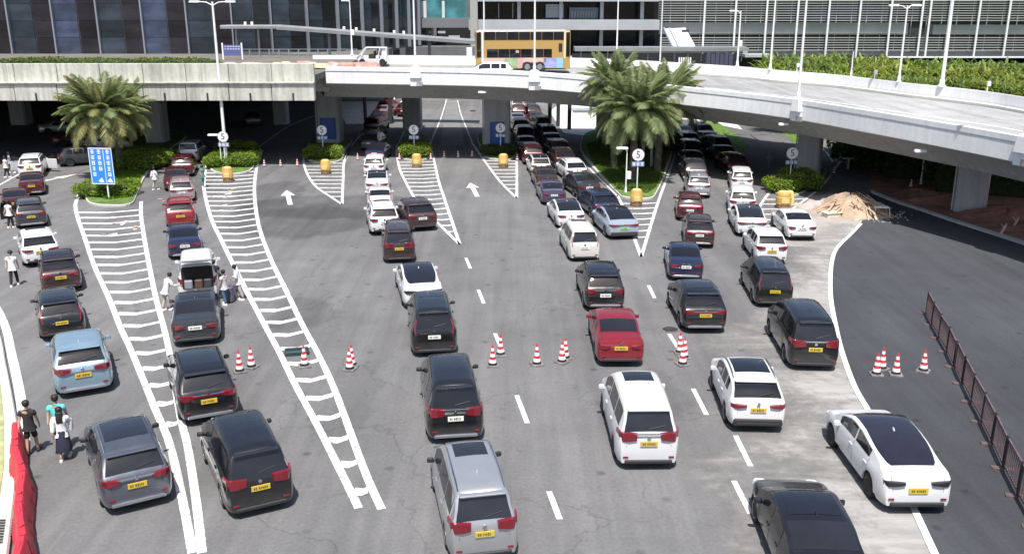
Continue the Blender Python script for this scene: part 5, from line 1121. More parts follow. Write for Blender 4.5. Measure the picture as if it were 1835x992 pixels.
# shrub row behind the overpass on the right, on the terrace
rn = random.Random(21)
BIG = []
def shrub_mesh(seed):
    r_ = random.Random(seed); mb = MB()
    for _ in range(230):
        a = r_.uniform(0, 6.28); tilt = r_.uniform(.25, 1.25); L_ = r_.uniform(.9, 2.1); d = Vector((math.cos(a) * math.sin(tilt), math.sin(a) * math.sin(tilt), math.cos(tilt))); s = d.cross(Vector((0, 0, 1))).normalized()
        c = Vector((r_.uniform(-.9, .9), r_.uniform(-.6, .6), .2)); prev = None
        for i in range(6):
            t = i / 5; p = c + d * L_ * t + Vector((0, 0, -L_ * .5 * t * t)); w = s * (.050 * math.sin(math.pi * (.12 + .85 * t))); cur = (p - w, p + w)
            if prev: mb.face([prev[0], prev[1], cur[1], cur[0]])
            prev = cur
        if False: pass
    mb.recalc = False; me = mb.mesh('foliage'); return me
SM = [shrub_mesh(40 + k) for k in range(5)]
ml = [leaf_mat('terrace_leaf_a', (.09, .15, .025), (.27, .35, .08), .35), leaf_mat('terrace_leaf_b', (.06, .12, .03), (.20, .28, .08), .35), leaf_mat('terrace_leaf_c', (.11, .15, .02), (.32, .36, .09), .35)]
STEM = mat('shrub_stem', (.07, .05, .035), .9)
row_px = [(1398, 127, 100), (1440, 131, 99), (1480, 135, 98), (1520, 140, 96), (1560, 145, 94), (1600, 149, 92), (1640, 153, 90), (1680, 157, 89), (1720, 162, 88), (1760, 167, 86), (1800, 172, 84), (1840, 178, 82), (1890, 186, 80)]
names = ['leafy green shrub']
cnt = 0
for (a, b_) in zip(row_px, row_px[1:]):
    for k in range(3):
        for back in (0, 1, 2):
            t = (k + rn.uniform(-.2, .2)) / 3; px = a[0] + (b_[0] - a[0]) * t; py = a[1] + (b_[1] - a[1]) * t; d = a[2] + (b_[2] - a[2]) * t + back * 5.0 + rn.uniform(-.6, .6)
            q = at(px, py, d); e = empty('terrace_shrub', (q.x, q.y, 5.15), rn.uniform(0, 6.28)); s = rn.uniform(.85, 1.2) * (1.45, 1.9, 2.3)[back]; e.scale = (s, s, s * 1.05)
            part('foliage', SM[cnt % 5], ml[rn.randrange(3)], e); cnt += 1
            if 'st' not in FR: mb = MB(); mb.tube([(0, 0, -.1), (.1, 0, 1.0)], [.12, .05], 6); mb.tube([(0, 0, -.1), (-.3, .2, .9)], [.09, .04], 6); FR['st'] = mb.mesh('stem')
            part('stem', FR['st'], STEM, e)
            tag(e, 'arching leafy shrub of the ' + ('front', 'middle', 'rear')[back] + ' row behind the overpass, ' + ('left of the tall parapet lamp' if px < 1437 else 'left of the short post light' if px < 1526 else 'left of the two-headed lamp' if px < 1622 else 'left of the thick lamp' if px < 1690 else 'right of the thick lamp'), 'shrub', 'arching shrubs in the row behind the overpass')

# ================================================================== 5-speed signs, blue sign
def text_mesh(s, size):
    cu = bpy.data.curves.new('t', 'FONT'); cu.body = s; cu.size = size; cu.align_x = 'CENTER'; cu.align_y = 'CENTER'; cu.extrude = .006; cu.resolution_u = 3
    o = bpy.data.objects.new('t', cu); COL.objects.link(o); dg = bpy.context.evaluated_depsgraph_get(); me = bpy.data.meshes.new_from_object(o.evaluated_get(dg)); bpy.data.objects.remove(o); bpy.data.curves.remove(cu)
    me.transform(Matrix.Rotation(R(90), 4, 'X')); return me
T5 = text_mesh('5', .72); INK = mat('sign_ink', (.06, .06, .08), .5); PLT = mat('plate_slate', (.16, .20, .33), .5); GLY = mat('glyph_white', (.78, .80, .86), .5); RING = mat('ring_grey', (.60, .55, .58), .5)
def glyph(mb, x, z, s, seed, y=0.0):
    """small block of strokes, like the unreadable characters in the photograph"""
    r_ = random.Random(seed)
    for zz in (-.36, 0.0, .36): mb.box((x, y, z + zz * s * 1.0), (s * r_.uniform(.6, .95), .012, s * .17))
    for xx in (-.28, .28) if r_.random() < .7 else (0,): mb.box((x + xx * s, y + .001, z), (s * .17, .012, s * r_.uniform(.7, .95)))
def speed_sign(px, py, h, label, back=0):
    b = gp(px, py); e = empty('speed_limit_sign', b); mb = MB(); mb.tube([(0, 0, 0), (0, 0, h)], .045, 8); mb.build('post', M_WHITE_STEEL, e, True)
    mb = MB(); mb.lathe([(.44, -.02), (.44, .02)], (0, -.06, h), 28, 'y'); d = mb.build('disc', M_SIGNWHITE, e)
    mb = MB(); ro, ri_ = .445, .405
    for k in range(28):
        a0_, a1_ = 2 * math.pi * k / 28, 2 * math.pi * (k + 1) / 28; mb.face([(ro * math.cos(a0_), -.083, h + ro * math.sin(a0_)), (ro * math.cos(a1_), -.083, h + ro * math.sin(a1_)), (ri_ * math.cos(a1_), -.085, h + ri_ * math.sin(a1_)), (ri_ * math.cos(a0_), -.085, h + ri_ * math.sin(a0_))])
    mb.build('rim_ring', RING, d)
    part('digit', T5, INK, d, loc=(0, -.088, h))
    mb = MB(); mb.rbox((0, -.05, h - .68), (.92, .05, .34), .02); p_ = mb.build('plate', PLT, e)
    mb = MB(); [glyph(mb, x, h - .68, .24, 3 + k, -.082) for k, x in enumerate((-.3, 0, .3))]; mb.build('lettering', GLY, p_)
    return tag(e, label, 'sign', 'round speed signs with a 5')
speed_sign(405, 303, 2.75, 'round white 5 sign beside the very tall lamp post, leftmost of the row')
speed_sign(580, 285, 2.6, 'round white 5 sign before the pier with blue panel, second from left')
speed_sign(743, 284, 2.6, 'round white 5 sign above the small central island hedge')
speed_sign(897, 280, 2.6, 'round white 5 sign in front of the central pier')
speed_sign(1141, 346, 2.85, 'round white 5 sign in front of the palm trees')
speed_sign(1414, 338, 2.7, 'round white 5 sign before the tall pier at the right')
b = gp(190, 357, .15); e = empty('direction_sign', b, R(-6)); e.scale = (.80, .80, .86); tag(e, 'tall bright blue sign with three columns of white characters before the left palms', 'sign')
mb = MB(); mb.tube([(.25, .08, 0), (.25, .08, 4.2)], .07, 8); mb.build('post', M_WHITE_STEEL, e)
M_BR = mat('sign_bright_blue', (.03, .24, .70), .4)
mb = MB(); mb.rbox((0, 0, 2.75), (2.15, .07, 3.0), .04); pn = mb.build('panel', M_BR, e)
for x, z, w, h in ((-1.04, 2.75, .06, 2.9), (1.04, 2.75, .06, 2.9), (.30, 2.72, .05, 2.8), (0, 4.2, 2.1, .06), (0, 1.3, 2.1, .06)): mb = MB(); mb.box((x, -.05, z), (w, .02, h)); mb.build('border', GLY, pn)
for cx_, n_ in ((-.70, 5), (-.10, 4), (.68, 5)):
    for k in range(n_): mb = MB(); glyph(mb, cx_, 3.92 - k * .46, .36, int(cx_ * 50) + k, -.055); mb.build('character', GLY, pn)
for x, s in ((-.15, -1), (.66, 1)): mb = MB(); mb.face([(x - .28, -.06, 1.62 - .1), (x + .22 * 0 + .05, -.06, 1.82), (x + .26, -.06, 1.42), (x - .05, -.06, 1.40)]) ; mb.build('arrow_mark', GLY, pn)

# ================================================================== orange crash barrels, cones
OR = mat('barrel_orange', (.50, .31, .09), .5, var=.12, scale=3); OR2 = mat('barrel_label', (.62, .50, .20), .5); ORD = mat('barrel_base', (.22, .14, .08), .7, var=.3, scale=4)
def barrel(px, py, label, s=1.0):
    b = gp(px, py); e = empty('crash_barrel', b, rnd.uniform(-.1, .1)); mb = MB()
    mb.lathe([(.46 * s, .26), (.50 * s, .30), (.50 * s, .75), (.46 * s, .80), (.46 * s, 1.02), (.42 * s, 1.08), (.34 * s, 1.10)], n=16); mb.build('drum', OR, e, True, 35)
    mb = MB(); mb.lathe([(.44 * s, 0), (.47 * s, .04), (.47 * s, .26)], n=16); mb.build('base', ORD, e)
    mb = MB(); mb.lathe([(.34 * s, 1.10), (.34 * s, 1.14), (.30 * s, 1.16)], n=16); mb.build('lid', OR2, e)
    mb = MB(); mb.rbox((0, -.50 * s, .55), (.5 * s, .05, .3), .02); mb.build('reflector', OR2, e)
    return tag(e, label, 'crash barrel', 'orange crash barrels at the island tips')
for px, py, lb in ((409, 325, 'orange crash barrel at the foot of the very tall lamp post'), (584, 311, 'orange crash barrel before the hedge with blue pier panel behind'), (747, 300, 'orange crash barrel on the central chevron tip'), (902, 300, 'orange crash barrel in front of the central pier'), (1140, 368, 'orange crash barrel at the tip of the palm island'), (1403, 372, 'orange crash barrel left of the timber heap, wrapped in torn sheeting')): barrel(px, py, lb, .86 if px != 1403 else 1.05)
b = gp(1414, 366); mb = MB(); mb.rbox((0, 0, .5), (.7, .7, 1.0), .2, top=.75); tag(mb.build('sandbag_stack', OR2, None, True, 50, loc=b, rz=.4), 'bulging sandy sack leaning against the barrel left of the timber heap', 'sack')
CR = mat('cone_red', (.50, .03, .04), .5, var=.2, scale=8); CW = mat('cone_white', (.75, .70, .71), .5, var=.12, scale=8); CB = mat('cone_base', (.16, .15, .15), .85, var=.4, scale=6)
CONE = {}
def cone_parts():
    mb = MB(); mb.rbox((0, 0, .03), (.42, .42, .06), .02); CONE['base'] = mb.mesh('base'); mb = MB(); mb.lathe([(.16, .06), (.14, .14)], n=12); CONE['foot'] = mb.mesh('foot')
    r = lambda z: .135 - .115 * (z - .1) / .68
    mb = MB(); mb.lathe([(r(.1), .1), (r(.76), .76), (.012, .79)], n=14); CONE['body'] = mb.mesh('body', True)
    for k, (a, b_) in enumerate(((.13, .25), (.35, .46), (.56, .66))): mb = MB(); mb.lathe([(r(a) + .006, a), (r(b_) + .006, b_)], n=14); CONE['band%d' % k] = mb.mesh('band', True)
cone_parts()
def cone(px, py, label=None, group='red and white traffic cones', s=1.0, tilt=0):
    e = empty('traffic_cone', gp(px, py), rnd.uniform(0, 1.5)); e.scale = (s, s, s); e.rotation_euler.x = tilt
    part('base', CONE['base'], CB, e); part('foot', CONE['foot'], M_BLACK, e); part('body', CONE['body'], CR, e)
    for k in range(3): part('band', CONE['band%d' % k], CW, e)
    return tag(e, label, 'traffic cone', group)
for px, py, lb in ((430, 666, 'first cone right of the black suv, leftmost of the row'), (451, 658, 'second cone right of the black suv'), (546, 656, 'pale cone standing on the chevron marking by the green block'), (627, 662, 'front cone of the pair right of the wide chevron'), (631, 655, 'rear cone of the pair right of the wide chevron'), (883, 655, 'lower cone of the pair by the centre lane dash'), (897, 636, 'upper cone of the pair by the centre lane dash'), (962, 653, 'single cone right of the centre lane dash'), (1007, 649, 'lower cone of the pair left of the red saloon'), (1013, 642, 'upper cone of the pair left of the red saloon'),
                   (1223, 653, 'lowest cone of the cluster right of the red saloon'), (1226, 641, 'middle cone of the cluster right of the red saloon'), (1218, 632, 'highest cone of the cluster right of the red saloon'), (1570, 671, 'front cone of the pair on the dark new asphalt'), (1580, 661, 'rear cone of the pair on the dark new asphalt'), (1605, 671, 'cone in the middle of the dark asphalt group'), (1654, 665, 'cone nearest the railing on the dark asphalt')): cone(px, py, lb, s=1.12)
for px, py, lb in ((474, 299, 'leftmost small cone across the empty lane near the tall lamp'), (503, 299, 'middle small cone across the empty lane near the tall lamp'), (533, 298, 'right small cone across the empty lane near the tall lamp'), (641, 287, 'small cone beside the shaded left queue'), (716, 287, 'small cone at the left foot of the central island'), (772, 287, 'small cone at the right foot of the central island'), (796, 283, 'left one of three small cones closing the central lane'), (821, 283, 'middle one of three small cones closing the central lane'), (846, 282, 'right one of three small cones closing the central lane'), (927, 288, 'small cone right of the central pier island'), (1632, 336, 'pale small cone in the shade before the dark hedge'), (1494, 312, 'small cone by the kerb bend behind the tall pier')): cone(px, py, lb, 'small cones along the overpass shade', .9)

# ================================================================== red water barriers, lower left
RB = mat('barrier_red', (.50, .03, .05), .5, var=.15, scale=2)
wb_px = [(22, 800), (30, 845), (36, 892), (40, 940), (34, 992), (26, 1050)]
WBP = [gp(*p) for p in ((32, 800), (40, 860), (46, 925), (44, 1000), (34, 1090))]
WBP = resample(spline(WBP, 6), 6)
for k, (a, b_) in enumerate(zip(WBP, WBP[1:])):
    c = (a + b_) / 2; yw = math.atan2(b_.y - a.y, b_.x - a.x); L_ = (b_ - a).length - .04; e = empty('water_barrier', c, yw + (.08 if k % 2 else -.06))
    mb = MB(); rows = []
    for x in (-L_ / 2, -L_ / 2 + .06, -L_ * .12, -L_ * .1, L_ * .1, L_ * .12, L_ / 2 - .06, L_ / 2):
        ins = .86 if abs(x) > L_ / 2 - .02 else (.9 if abs(x) <= L_ * .1 else 1); rows.append([(x, y * ins, z) for y, z in ((-.24, 0), (-.25, .16), (-.17, .30), (-.12, .80), (-.08, .86), (.08, .86), (.12, .80), (.17, .30), (.25, .16), (.24, 0))])
    mb.loft(rows, True); mb.f.append(tuple(range(10))); mb.mi.append(0); mb.f.append(tuple(70 + i for i in range(10))); mb.mi.append(0); mb.build('shell', RB, e, True, 30)
    mb = MB(); mb.lathe([(.07, 0), (.07, .05), (.05, .06)], (L_ * .25, 0, .86), 10); mb.build('filler_cap', RB, e)
    mb = MB(); mb.rbox((-L_ * .28, 0, .86), (.3, .08, .06), .02); mb.build('handle', RB, e)
    tag(e, ['red plastic water barrier at the end of the white edge line, first of the row', 'second red water barrier of the row at the left edge', 'third red water barrier of the row at the left edge', 'fourth red water barrier of the row at the left edge', 'red water barrier cut by the bottom edge of the picture'][k], 'water barrier', 'red water barriers along the pavement')

# ================================================================== railing panels on the right
FB = mat('railing_brown', (.115, .075, .080), .7, var=.3, scale=5); FD = mat('railing_black', (.03, .026, .03), .6)
FP = resample(spline([gp(*p) for p in ((1658, 562), (1690, 622), (1725, 690), (1760, 762), (1798, 842), (1842, 925), (1890, 1010))], 6), 13)
def fence_parts(L_):
    D = {}; mb = MB(); mb.box((0, 0, .55), (.05, .05, 1.1)); D['post'] = mb.mesh('post'); mb = MB(); mb.box((0, 0, .03), (.09, .62, .05)); D['foot'] = mb.mesh('foot')
    mb = MB(); mb.box((0, 0, 0), (L_ - .05, .045, .05)); D['rail'] = mb.mesh('rail'); mb = MB(); mb.box((0, 0, .60), (.03, .025, .84)); D['picket'] = mb.mesh('picket'); return D
FL = (FP[1] - FP[0]).length; FD_ = fence_parts(FL)
fl_ = ['at its far end', 'second from its far end', 'third from its far end', 'fourth from its far end, just past the first four', 'fifth from its far end', 'sixth from its far end, in the middle', 'seventh from its far end', 'eighth from its far end', 'ninth from its far end', 'tenth from its far end, near the picture edge', 'eleventh from its far end', 'twelfth, cut by the picture edge']
for k, (a, b_) in enumerate(zip(FP, FP[1:])):
    c = (a + b_) / 2; e = empty('crowd_barrier', (c.x, c.y, 0), math.atan2(b_.y - a.y, b_.x - a.x) + rnd.uniform(-.03, .03))
    for x in (-FL / 2 + .05, FL / 2 - .05): part('post', FD_['post'], FD, e, loc=(x, 0, 0)); part('foot', FD_['foot'], FB, e, loc=(x, 0, 0))
    for z in (.16, 1.04): part('rail', FD_['rail'], FB, e, loc=(0, 0, z))
    for q in range(9): part('picket', FD_['picket'], FB, e, loc=(-FL / 2 + FL * (q + 1) / 10, 0, 0))
    tag(e, 'brown railing on the dark asphalt, ' + fl_[k], 'railing', 'railing panels on the dark asphalt')

# ================================================================== timber heap and things round it
M_SAND = mat('sawdust_heap', (.36, .265, .19), .95, var=.3, scale=1.6, bump=1, bscale=7); M_PALE = mat('pale_rubble', (.36, .33, .31), .95, var=.3, scale=1.5, bump=1, bscale=6)
mound('timber_heap', gp(1522, 380), (2.7, 2.1, 1.0), M_SAND, 'heap of sandy sawdust and debris under splayed boards beside the kerb', 'debris', seed=5, noise_a=.4)
mound('rubble_heap', gp(1480, 372), (2.0, 1.3, .45), M_PALE, 'low pale rubble spread left of the timber heap', 'debris', seed=9, noise_a=.5)
WD = [mat('board_tan', (.42, .31, .21), .8, var=.3, scale=5), mat('board_pale', (.46, .38, .31), .8, var=.2, scale=5), mat('board_brown', (.26, .15, .09), .8, var=.3, scale=5)]
hc = gp(1526, 380); rn = random.Random(17); e = empty('board_pile', hc); tag(e, 'splayed loose boards and strips lying on the sandy heap beside the kerb', 'boards')
PLK = MB(); PLK.box((0, 0, 0), (1, 1, 1)); PLK = PLK.mesh('board')
for k in range(58):
    a = rn.gauss(-.9, .75) if k < 44 else rn.uniform(0, 6.28); r0 = rn.uniform(.3, 1.7); L_ = rn.uniform(.5, 1.9); slope = -math.atan2(.95, 2.4) + rn.uniform(-.22, .22)
    o = bpy.data.objects.new('board', PLK); link(o, e); m_ = WD[rn.choice((0, 0, 1, 1, 2))]
    if not PLK.materials: PLK.materials.append(m_)
    o.material_slots[0].link = 'OBJECT'; o.material_slots[0].material = m_
    r1 = r0 + L_ / 2 * .9; z = max(.08, 1.12 * (1 - (r1 / 2.7) ** 2) ** 1.2 + rn.uniform(.0, .10)) if r1 < 2.6 else .06; o.location = (math.cos(a) * r1, math.sin(a) * r1 * .85, z)
    o.rotation_euler = (0, -slope if z > .15 else .03, a + rn.gauss(0, .5)); o.scale = (L_, rn.uniform(.04, .14), .03)
mb = MB(); rn2 = random.Random(8)
for k in range(900):
    a = rn2.uniform(0, 6.28); r_ = abs(rn2.gauss(0, 1)) * 1.1 + 1.3; x, y = math.cos(a) * r_ * 1.25 - .3, math.sin(a) * r_ * .8; s_ = rn2.uniform(.015, .07)
    mb.box((x, y, s_ * .5), (s_ * rn2.uniform(1, 3.5), s_ * 1.2, s_), rn2.uniform(0, 3), top=.6)
o = mb.build('loose_rubble', M_PALE, None, loc=gp(1512, 381)); o['kind'] = 'stuff'; tag(o, 'scattered chips and crumbs round the foot of the timber heap', 'rubble')
b = gp(1490, 388); mb = MB(); mb.rbox((0, 0, .14), (1.1, .7, .26), .04); mb.box((0, 0, .30), (1.2, .8, .04)); tag(mb.build('pale_crate', mat('cream_board', (.62, .58, .46), .7), None, loc=b, rz=.3), 'flat cream crate lying at the left foot of the timber heap', 'crate')
b = gp(1481, 380); mb = MB(); mb.tube([(math.cos(a / 10 * 6.283) * .34, math.sin(a / 10 * 6.283) * .34, .12) for a in range(11)], .11, 8); tag(mb.build('old_tyre', M_BLACK, None, True, loc=b), 'old dark tyre lying left of the timber heap', 'tyre')
b = gp(1577, 388); e = empty('folding_table', b, -.15); tag(e, 'small white table standing right of the timber heap', 'table')
mb = MB(); mb.rbox((0, 0, .66), (.95, .6, .05), .02); mb.build('tabletop', M_SIGNWHITE, e)
for x, y in ((-.42, -.25), (.5, -.3), (-.4, .25), (.42, .25)): mb = MB(); mb.tube([(x * .9, y * .9, .65), (x * 1.1, y * 1.1, 0)], .025, 6); mb.build('leg', M_SIGNWHITE, e)
b = gp(1530, 303); mb = MB(); mb.box((0, 0, .9), (2.1, .12, .12), .1); mb.box((-.5, 0, .45), (.12, .3, .9)); mb.box((.7, .1, .45), (.12, .3, .9)); tag(mb.build('road_barrier', M_KERB, None, loc=b, rz=-.15), 'pale low road barrier bar in the shade behind the tall pier', 'barrier')
b = gp(1455, 330); e = empty('leafy_bush', gp(1512, 292)); mb = MB(); leaf_blob(mb, (0, 0, .9), (1.2, 1.0, .9), 500, .18, random.Random(4)); mb.recalc = False; mb.build('foliage', LEAF_SHADED, e); mb = MB(); mb.tube([(0, 0, 0), (0, 0, .9)], .07, 6); mb.build('stem', STEM, e); tag(e, 'dark ragged bush in the shade at the kerb bend behind the tall pier', 'bush')
for px, py, lb in ((1812, 412, 'pale broken branch standing in the red soil at the right edge'), (1790, 424, 'pale broken branch lying on the soil kerb at the right edge')):
    b = gp(px, py); mb = MB(); mb.tube([(0, 0, 0), (.3, .1, .5), (.4, .1, .8)], [.09, .07, .03], 6); mb.tube([(.3, .1, .5), (.05, .1, .8)], [.05, .02], 5); tag(mb.build('broken_branch', WD[1], None, loc=b), lb, 'branch')
lamp_post(gp(1650, 330), 3.6, 'thin grey post with a small lamp under the overpass between hedges', arms=(.3,), r=.06)
lamp_post(gp(1121, 348), 3.4, 'thin white post with a camera beside the 5 sign at the palms', arms=(-.25,), r=.06, box=True)
lamp_post(gp(398, 303), 2.9, 'thin white camera post left of the tall lamp post', arms=(-.35,), r=.05)
b = gp(1392, 300); e = empty('traffic_bollard', gp(1377, 302)); mb = MB(); mb.tube([(0, 0, 0), (0, 0, 1.5)], .05, 6); mb.build('post', M_FIN, e); mb = MB(); mb.lathe([(.05, .3), (.28, .9), (.3, .95)], n=10); mb.build('cover', M_FIN, e); tag(e, 'grey covered post in the shade between the maroon suv and the tall pier', 'post')
for px, py, lb in ((1201, 590, 'round dark manhole cover left of the black crossover'),):
    b = gp(px, py, .006); e = empty('manhole_cover', b); mb = MB(); mb.lathe([(.40, 0), (.40, .008), (.36, .010)], n=24); mb.build('frame', CB, e); mb = MB(); mb.lathe([(.34, 0), (.34, .014), (.02, .014)], n=20)
    for k in range(5): mb.box((-.2 + k * .1, 0, .016), (.03, .4, .006))
    mb.build('lid', mat('cast_iron', (.05, .048, .048), .7, .4, var=.3, scale=5), e); tag(e, lb, 'manhole cover')
# small debris on the chevrons (papers, wrappers)
rn = random.Random(9); sc2 = [(205, 395, 7), (232, 405, 8), (196, 415, 4), (282, 363, 3), (398, 352, 6), (408, 372, 8), (415, 345, 5)]
for px, py, n_ in sc2:
    for k in range(n_ // 2 + 1):
        b = gp(px + rn.uniform(-14, 14), py + rn.uniform(-8, 8)); q = MB(); s = rn.uniform(.12, .3); q.prism([(-s, -s * .5), (s * .7, -s * .6), (s, s * .3), (-s * .4, s * .6)], 0, .04)
        tag(q.build('litter', [CW, mat('litter_tan', (.36, .26, .20), .9), mat('litter_grey', (.25, .24, .24), .9)][rn.randrange(3)], None, loc=(b.x, b.y, .014), rz=rn.uniform(0, 6)), 'scrap of pale litter lying on the road marking', 'litter', 'scraps of litter on the road')

# ================================================================== people
SKIN = mat('skin', (.42, .26, .19), .6); HAIR = mat('hair_black', (.012, .010, .010), .6)
def cloth(n, c): return mat('cloth_' + n, c, .85, var=.12, scale=7, bump=.4, bscale=12)
def skin_obj(name, V, E, RAD, m, parent, root=0, sub=1, branch=.6):
    me = bpy.data.meshes.new(name); me.from_pydata(V, E, []); me.materials.append(m); o = bpy.data.objects.new(name, me); link(o, parent)
    md = o.modifiers.new('skin', 'SKIN'); md.branch_smoothing = branch; md.use_smooth_shade = True
    me.skin_vertices.new() if not me.skin_vertices else None
    for i, r_ in enumerate(RAD):
        sv = me.skin_vertices[0].data[i]; rr = r_ if isinstance(r_, tuple) else (r_, r_); sv.radius = rr; sv.use_root = (i == root)
    s = o.modifiers.new('sub', 'SUBSURF'); s.levels = sub; s.render_levels = sub; return o
def person(px, py, hd, label, top, bottom, kind='trousers', step=.18, arms=((.05, .12), (-.05, -.12)), lean=0.0, hair='short', sc=1.0, z=0, shoe='white', arm_fwd=(0, 0), sleeve=True, group='people standing among the cars', loc=None):
    b = gp(px, py, z) if loc is None else loc; e = empty('person', b, -R(hd)); e.scale = (sc,) * 3
    def tl(x, y, zz): return (x, y + max(0, zz - .9) * math.tan(lean), zz)      # upper body leans forward
    pel, bel, che, nek, chin, hed, crn = tl(0, 0, .95), tl(0, .01, 1.12), tl(0, .0, 1.32), tl(0, -.005, 1.47), tl(0, .01, 1.54), tl(0, .02, 1.61), tl(0, .01, 1.69)
    V = [pel, bel, che, nek, chin, hed, crn]; E = [(0, 1), (1, 2), (2, 3), (3, 4), (4, 5), (5, 6)]; RD = [(.145, .10), (.13, .095), (.165, .10), (.055, .055), (.062, .075), (.078, .095), (.062, .075)]
    V.append(tl(0, .125, 1.60)); E.append((5, 7)); RD.append((.014, .014))          # nose
    hands = []
    for s, (i_, (dy1, dy2)) in ((1, (0, arms[0])), (-1, (1, arms[1]))):
        af = arm_fwd[i_]; n = len(V)
        sh = tl(s * .180, 0, 1.40); el = tl(s * .225, dy1 + af * .12, 1.15); wr = tl(s * .225, dy1 + dy2 + af * .34, .93 + af * .20); hn = tl(s * .222, wr[1] - 0 + .02 + af * .05, wr[2] - .07 * (1 - af * .6))
        V += [sh, el, wr, hn]; E += [(2, n), (n, n + 1), (n + 1, n + 2), (n + 2, n + 3)]; RD += [(.058, .058), (.042, .042), (.028, .028), (.036, .020)]
        for f_, (dx, ln) in enumerate(((-.024, .07), (-.008, .08), (.010, .076), (.026, .06))):
            V.append((hn[0] + dx * .3, hn[1] + dx, hn[2] - ln * .7)); V.append((hn[0] - s * .012, hn[1] + dx + .012, hn[2] - ln - .02)); E += [(n + 3, len(V) - 2), (len(V) - 2, len(V) - 1)]; RD += [(.009, .009), (.008, .008)]
        V.append((hn[0] - s * .02, hn[1] + .05, hn[2] + .0)); E.append((n + 3, len(V) - 1)); RD.append((.010, .010))
    for s, st in ((1, step), (-1, -step)):
        n = len(V); bend = .10 if st < 0 else .02
        V += [(s * .085, 0, .90), (s * .095, st * .55 + bend * .6, .50), (s * .095, st - (0 if st > 0 else .02), .09), (s * .10, st + .13, .035)]
        E += [(0, n), (n, n + 1), (n + 1, n + 2), (n + 2, n + 3)]; RD += [(.088, .09), (.060, .060), (.038, .040), (.040, .03)]
    skin_obj('body', V, E, RD, SKIN, e)
    # shirt
    tv = [pel, bel, che, tl(0, -.005, 1.475)]; te = [(0, 1), (1, 2), (2, 3)]; tr = [(.18, .14), (.18, .14), (.205, .145), (.095, .085)]
    for s, i_ in ((1, 0), (-1, 1)):
        dy1 = arms[i_][0]; af = arm_fwd[i_]; n = len(tv); tv += [tl(s * .19, 0, 1.395), tl(s * .226, (dy1 + af * .12) * .7, 1.23)]; te += [(2, n), (n, n + 1)]; tr += [(.098, .095), (.082, .080)]
        if not sleeve: tv[-1] = tl(s * .225, dy1 + af * .12, 1.15); tv.append(tl(s * .225, dy1 + arms[i_][1] * .9 + af * .32, .95 + af * .19)); te.append((n + 1, n + 2)); tr += [(.055, .055)]
    tv.append(tl(0, -.0, .86)); te.append((0, len(tv) - 1)); tr.append((.172, .13))
    skin_obj('shirt', tv, te, tr, top, e)
    if kind == 'skirt':
        mb = MB(); rows = []
        for zz, rx, ry in ((.98, .155, .12), (.85, .185, .15), (.6, .21, .19), (.36, .24, .24), (.33, .235, .235)): rows.append([(rx * math.cos(a) * (1 + .04 * math.sin(7 * a) * (.98 - zz)), ry * math.sin(a) * (1 + .05 * math.sin(6 * a) * (.98 - zz)), zz) for a in [2 * math.pi * k / 24 for k in range(24)]])
        mb.loft(rows, True); mb.build('skirt', bottom, e, True, 60)
    else:
        lo_ = .45 if kind == 'shorts' else .10; bv = [(0, 0, .97), (0, 0, .90)]; be = [(0, 1)]; br = [(.16, .12), (.15, .12)]
        for s, st in ((1, step), (-1, -step)):
            n = len(bv); bend = .10 if st < 0 else .02
            bv += [(s * .088, 0, .86), (s * .096, st * .55 + bend * .6, .50)]; be += [(1, n), (n, n + 1)]; br += [(.105, .108), (.082 if kind == 'trousers' else .10, .082 if kind == 'trousers' else .10)]
            if kind == 'trousers': bv.append((s * .096, st - .01, .12)); be.append((n + 1, n + 2)); br.append((.062, .066))
        skin_obj('trousers' if kind == 'trousers' else 'shorts', bv, be, br, bottom, e)
    sm = {'white': CW, 'black': M_BLACK, 'grey': M_FIN}[shoe]
    for s, st in ((1, step), (-1, -step)): mb = MB(); mb.rbox((s * .098, st + .055, .048), (.095, .26, .09), .035); mb.build('shoe', sm, e, True, 60)
    mb = MB(); h0 = Vector(hed)
    if hair == 'cap': mb.lathe([(.108, -.02), (.112, .03), (.10, .08), (.06, .115), (.01, .125)], h0 + Vector((0, 0, .02)), 16); mb.rbox((h0.x, h0.y + .13, h0.z + .02), (.17, .12, .02), .01)
    else:
        mb.lathe([(.072, -.07 if hair == 'short' else -.16), (.092, -.04), (.102, .02), (.098, .07), (.07, .105), (.02, .12)], h0 + Vector((0, -.018, .015)), 16)
        if hair == 'long': mb.rbox((h0.x, h0.y - .085, h0.z - .19), (.20, .09, .36), .04)
    mb.build('hair' if hair != 'cap' else 'cap', HAIR, e, True, 70)
    return tag(e, label, 'person', group)
W_ = cloth('white', (.66, .66, .68)); K_ = cloth('black', (.018, .016, .018)); TQ = cloth('turquoise', (.10, .52, .50)); NV = cloth('navy', (.02, .025, .05)); GR_ = cloth('grey', (.30, .30, .34)); BL_ = cloth('denim', (.08, .13, .22)); PK = cloth('pale_grey', (.50, .48, .50)); KH = cloth('khaki', (.42, .38, .33)); GN = cloth('green', (.06, .22, .18))
GP_ = 'people walking on the road'
person(60, 812, -8, 'person in a black t-shirt and black shorts walking away, lower left', K_, K_, 'shorts', .16, sc=1.03, shoe='black', group=GP_)
person(112, 806, -14, 'person in a turquoise t-shirt walking beside a woman in a long dark skirt', TQ, NV, 'shorts', .14, sc=1.08, shoe='black', group=GP_)
pw = person(118, 822, -18, 'woman with long black hair, white top and long dark skirt, carrying a pale bag', W_, NV, 'skirt', .16, sc=1.0, hair='long', shoe='white', group=GP_, arm_fwd=(.7, 0), sleeve=False)
mb = MB(); mb.rbox((.25, .16, 1.08), (.10, .26, .32), .05); o = mb.build('shoulder_bag', cloth('pale_grey', (.5, .48, .5)), None, True, 60, loc=pw.location, rz=pw.rotation_euler.z); tag(o, 'pale grey bag carried by the woman in the long dark skirt', 'bag')
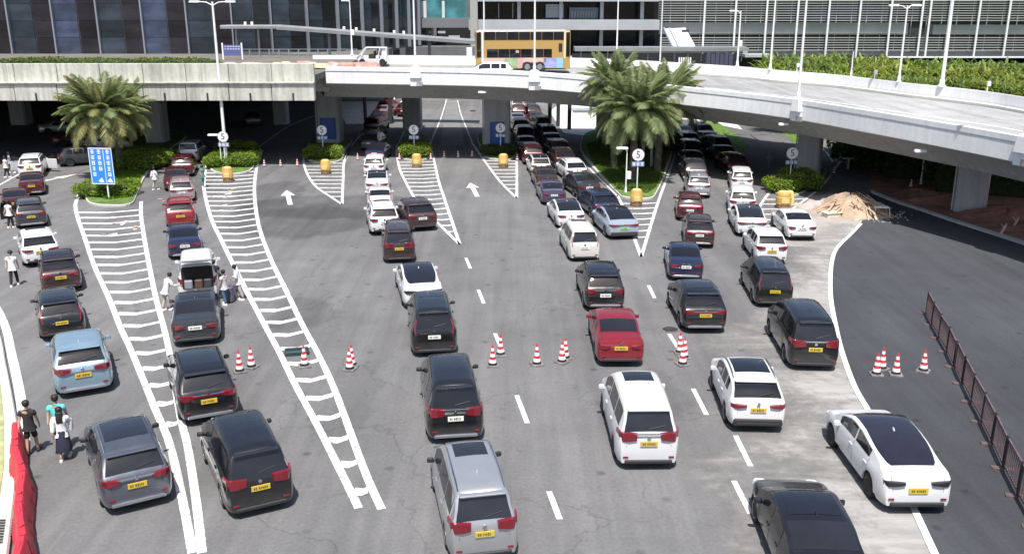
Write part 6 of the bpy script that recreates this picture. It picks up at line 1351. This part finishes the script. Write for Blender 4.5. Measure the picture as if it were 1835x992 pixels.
person(27, 512, -12, 'person in a white t-shirt and black trousers walking at the left edge', W_, K_, 'trousers', .2, sc=1.04, hair='cap', group=GP_)
person(299, 556, 40, 'person in a white top bending at the left side of the open minivan', W_, KH, 'trousers', .12, lean=.42, arm_fwd=(.9, .9), hair='short', sleeve=False)
person(405, 546, -70, 'person in a pale grey t-shirt and jeans at the right side of the open minivan', PK, BL_, 'trousers', .08, arm_fwd=(.6, .6), sc=.98)
person(432, 537, -95, 'person in white with pale trousers beside a dark suitcase near the chevron', W_, KH, 'trousers', .12, lean=.25, arm_fwd=(.5, .7), sleeve=False)
person(388, 530, -20, 'person in dark clothes leaning towards the open minivan from the right', K_, K_, 'trousers', .1, lean=.3, arm_fwd=(.8, .8))
b = gp(420, 536); e = empty('suitcase', b, .5); mb = MB(); mb.rbox((0, 0, .42), (.46, .28, .70), .05); mb.build('shell', mat('case_dark', (.10, .10, .12), .5), e); mb = MB(); mb.tube([(-.12, 0, .76), (-.12, 0, 1.0), (.12, 0, 1.0), (.12, 0, .76)], .015, 6); mb.build('handle', M_FIN, e)
for x in (-.18, .18): mb = MB(); mb.lathe([(.05, -.02), (.05, .02)], (x, 0, .05), 10, 'x'); mb.build('wheel', M_BLACK, e)
tag(e, 'upright dark suitcase on the road between the person in grey and the one in white', 'suitcase', 'suitcases by the chevron')
b = gp(411, 541); e2 = copy_tree(e); e2.location = b; e2.rotation_euler.z = -.3; tag(e2, 'dark suitcase closest to the person in pale grey by the open minivan', 'suitcase', 'suitcases by the chevron')
person(279, 340, 30, 'person in white between the palm island and the dark red saloon', W_, KH, 'trousers', .14, sleeve=False)
person(365, 336, -60, 'person in a green top right of the maroon suv, second lane', GN, GN, 'trousers', .12)
person(20, 310, 60, 'person in grey walking left of the white suv with open doors', GR_, NV, 'trousers', .2)
person(13, 318, 40, 'person in a pale top at the far left edge by the white suv', W_, K_, 'trousers', .15)
person(20, 408, 20, 'person in a white shirt standing inside the open door of the dark grey suv', W_, K_, 'trousers', .1)
for q, (px, lb) in enumerate(((1197, 'person in white on the far walkway right of the white stair canopy'), (1238, 'person in dark clothes on the far walkway near the blue cabinets'))): pass
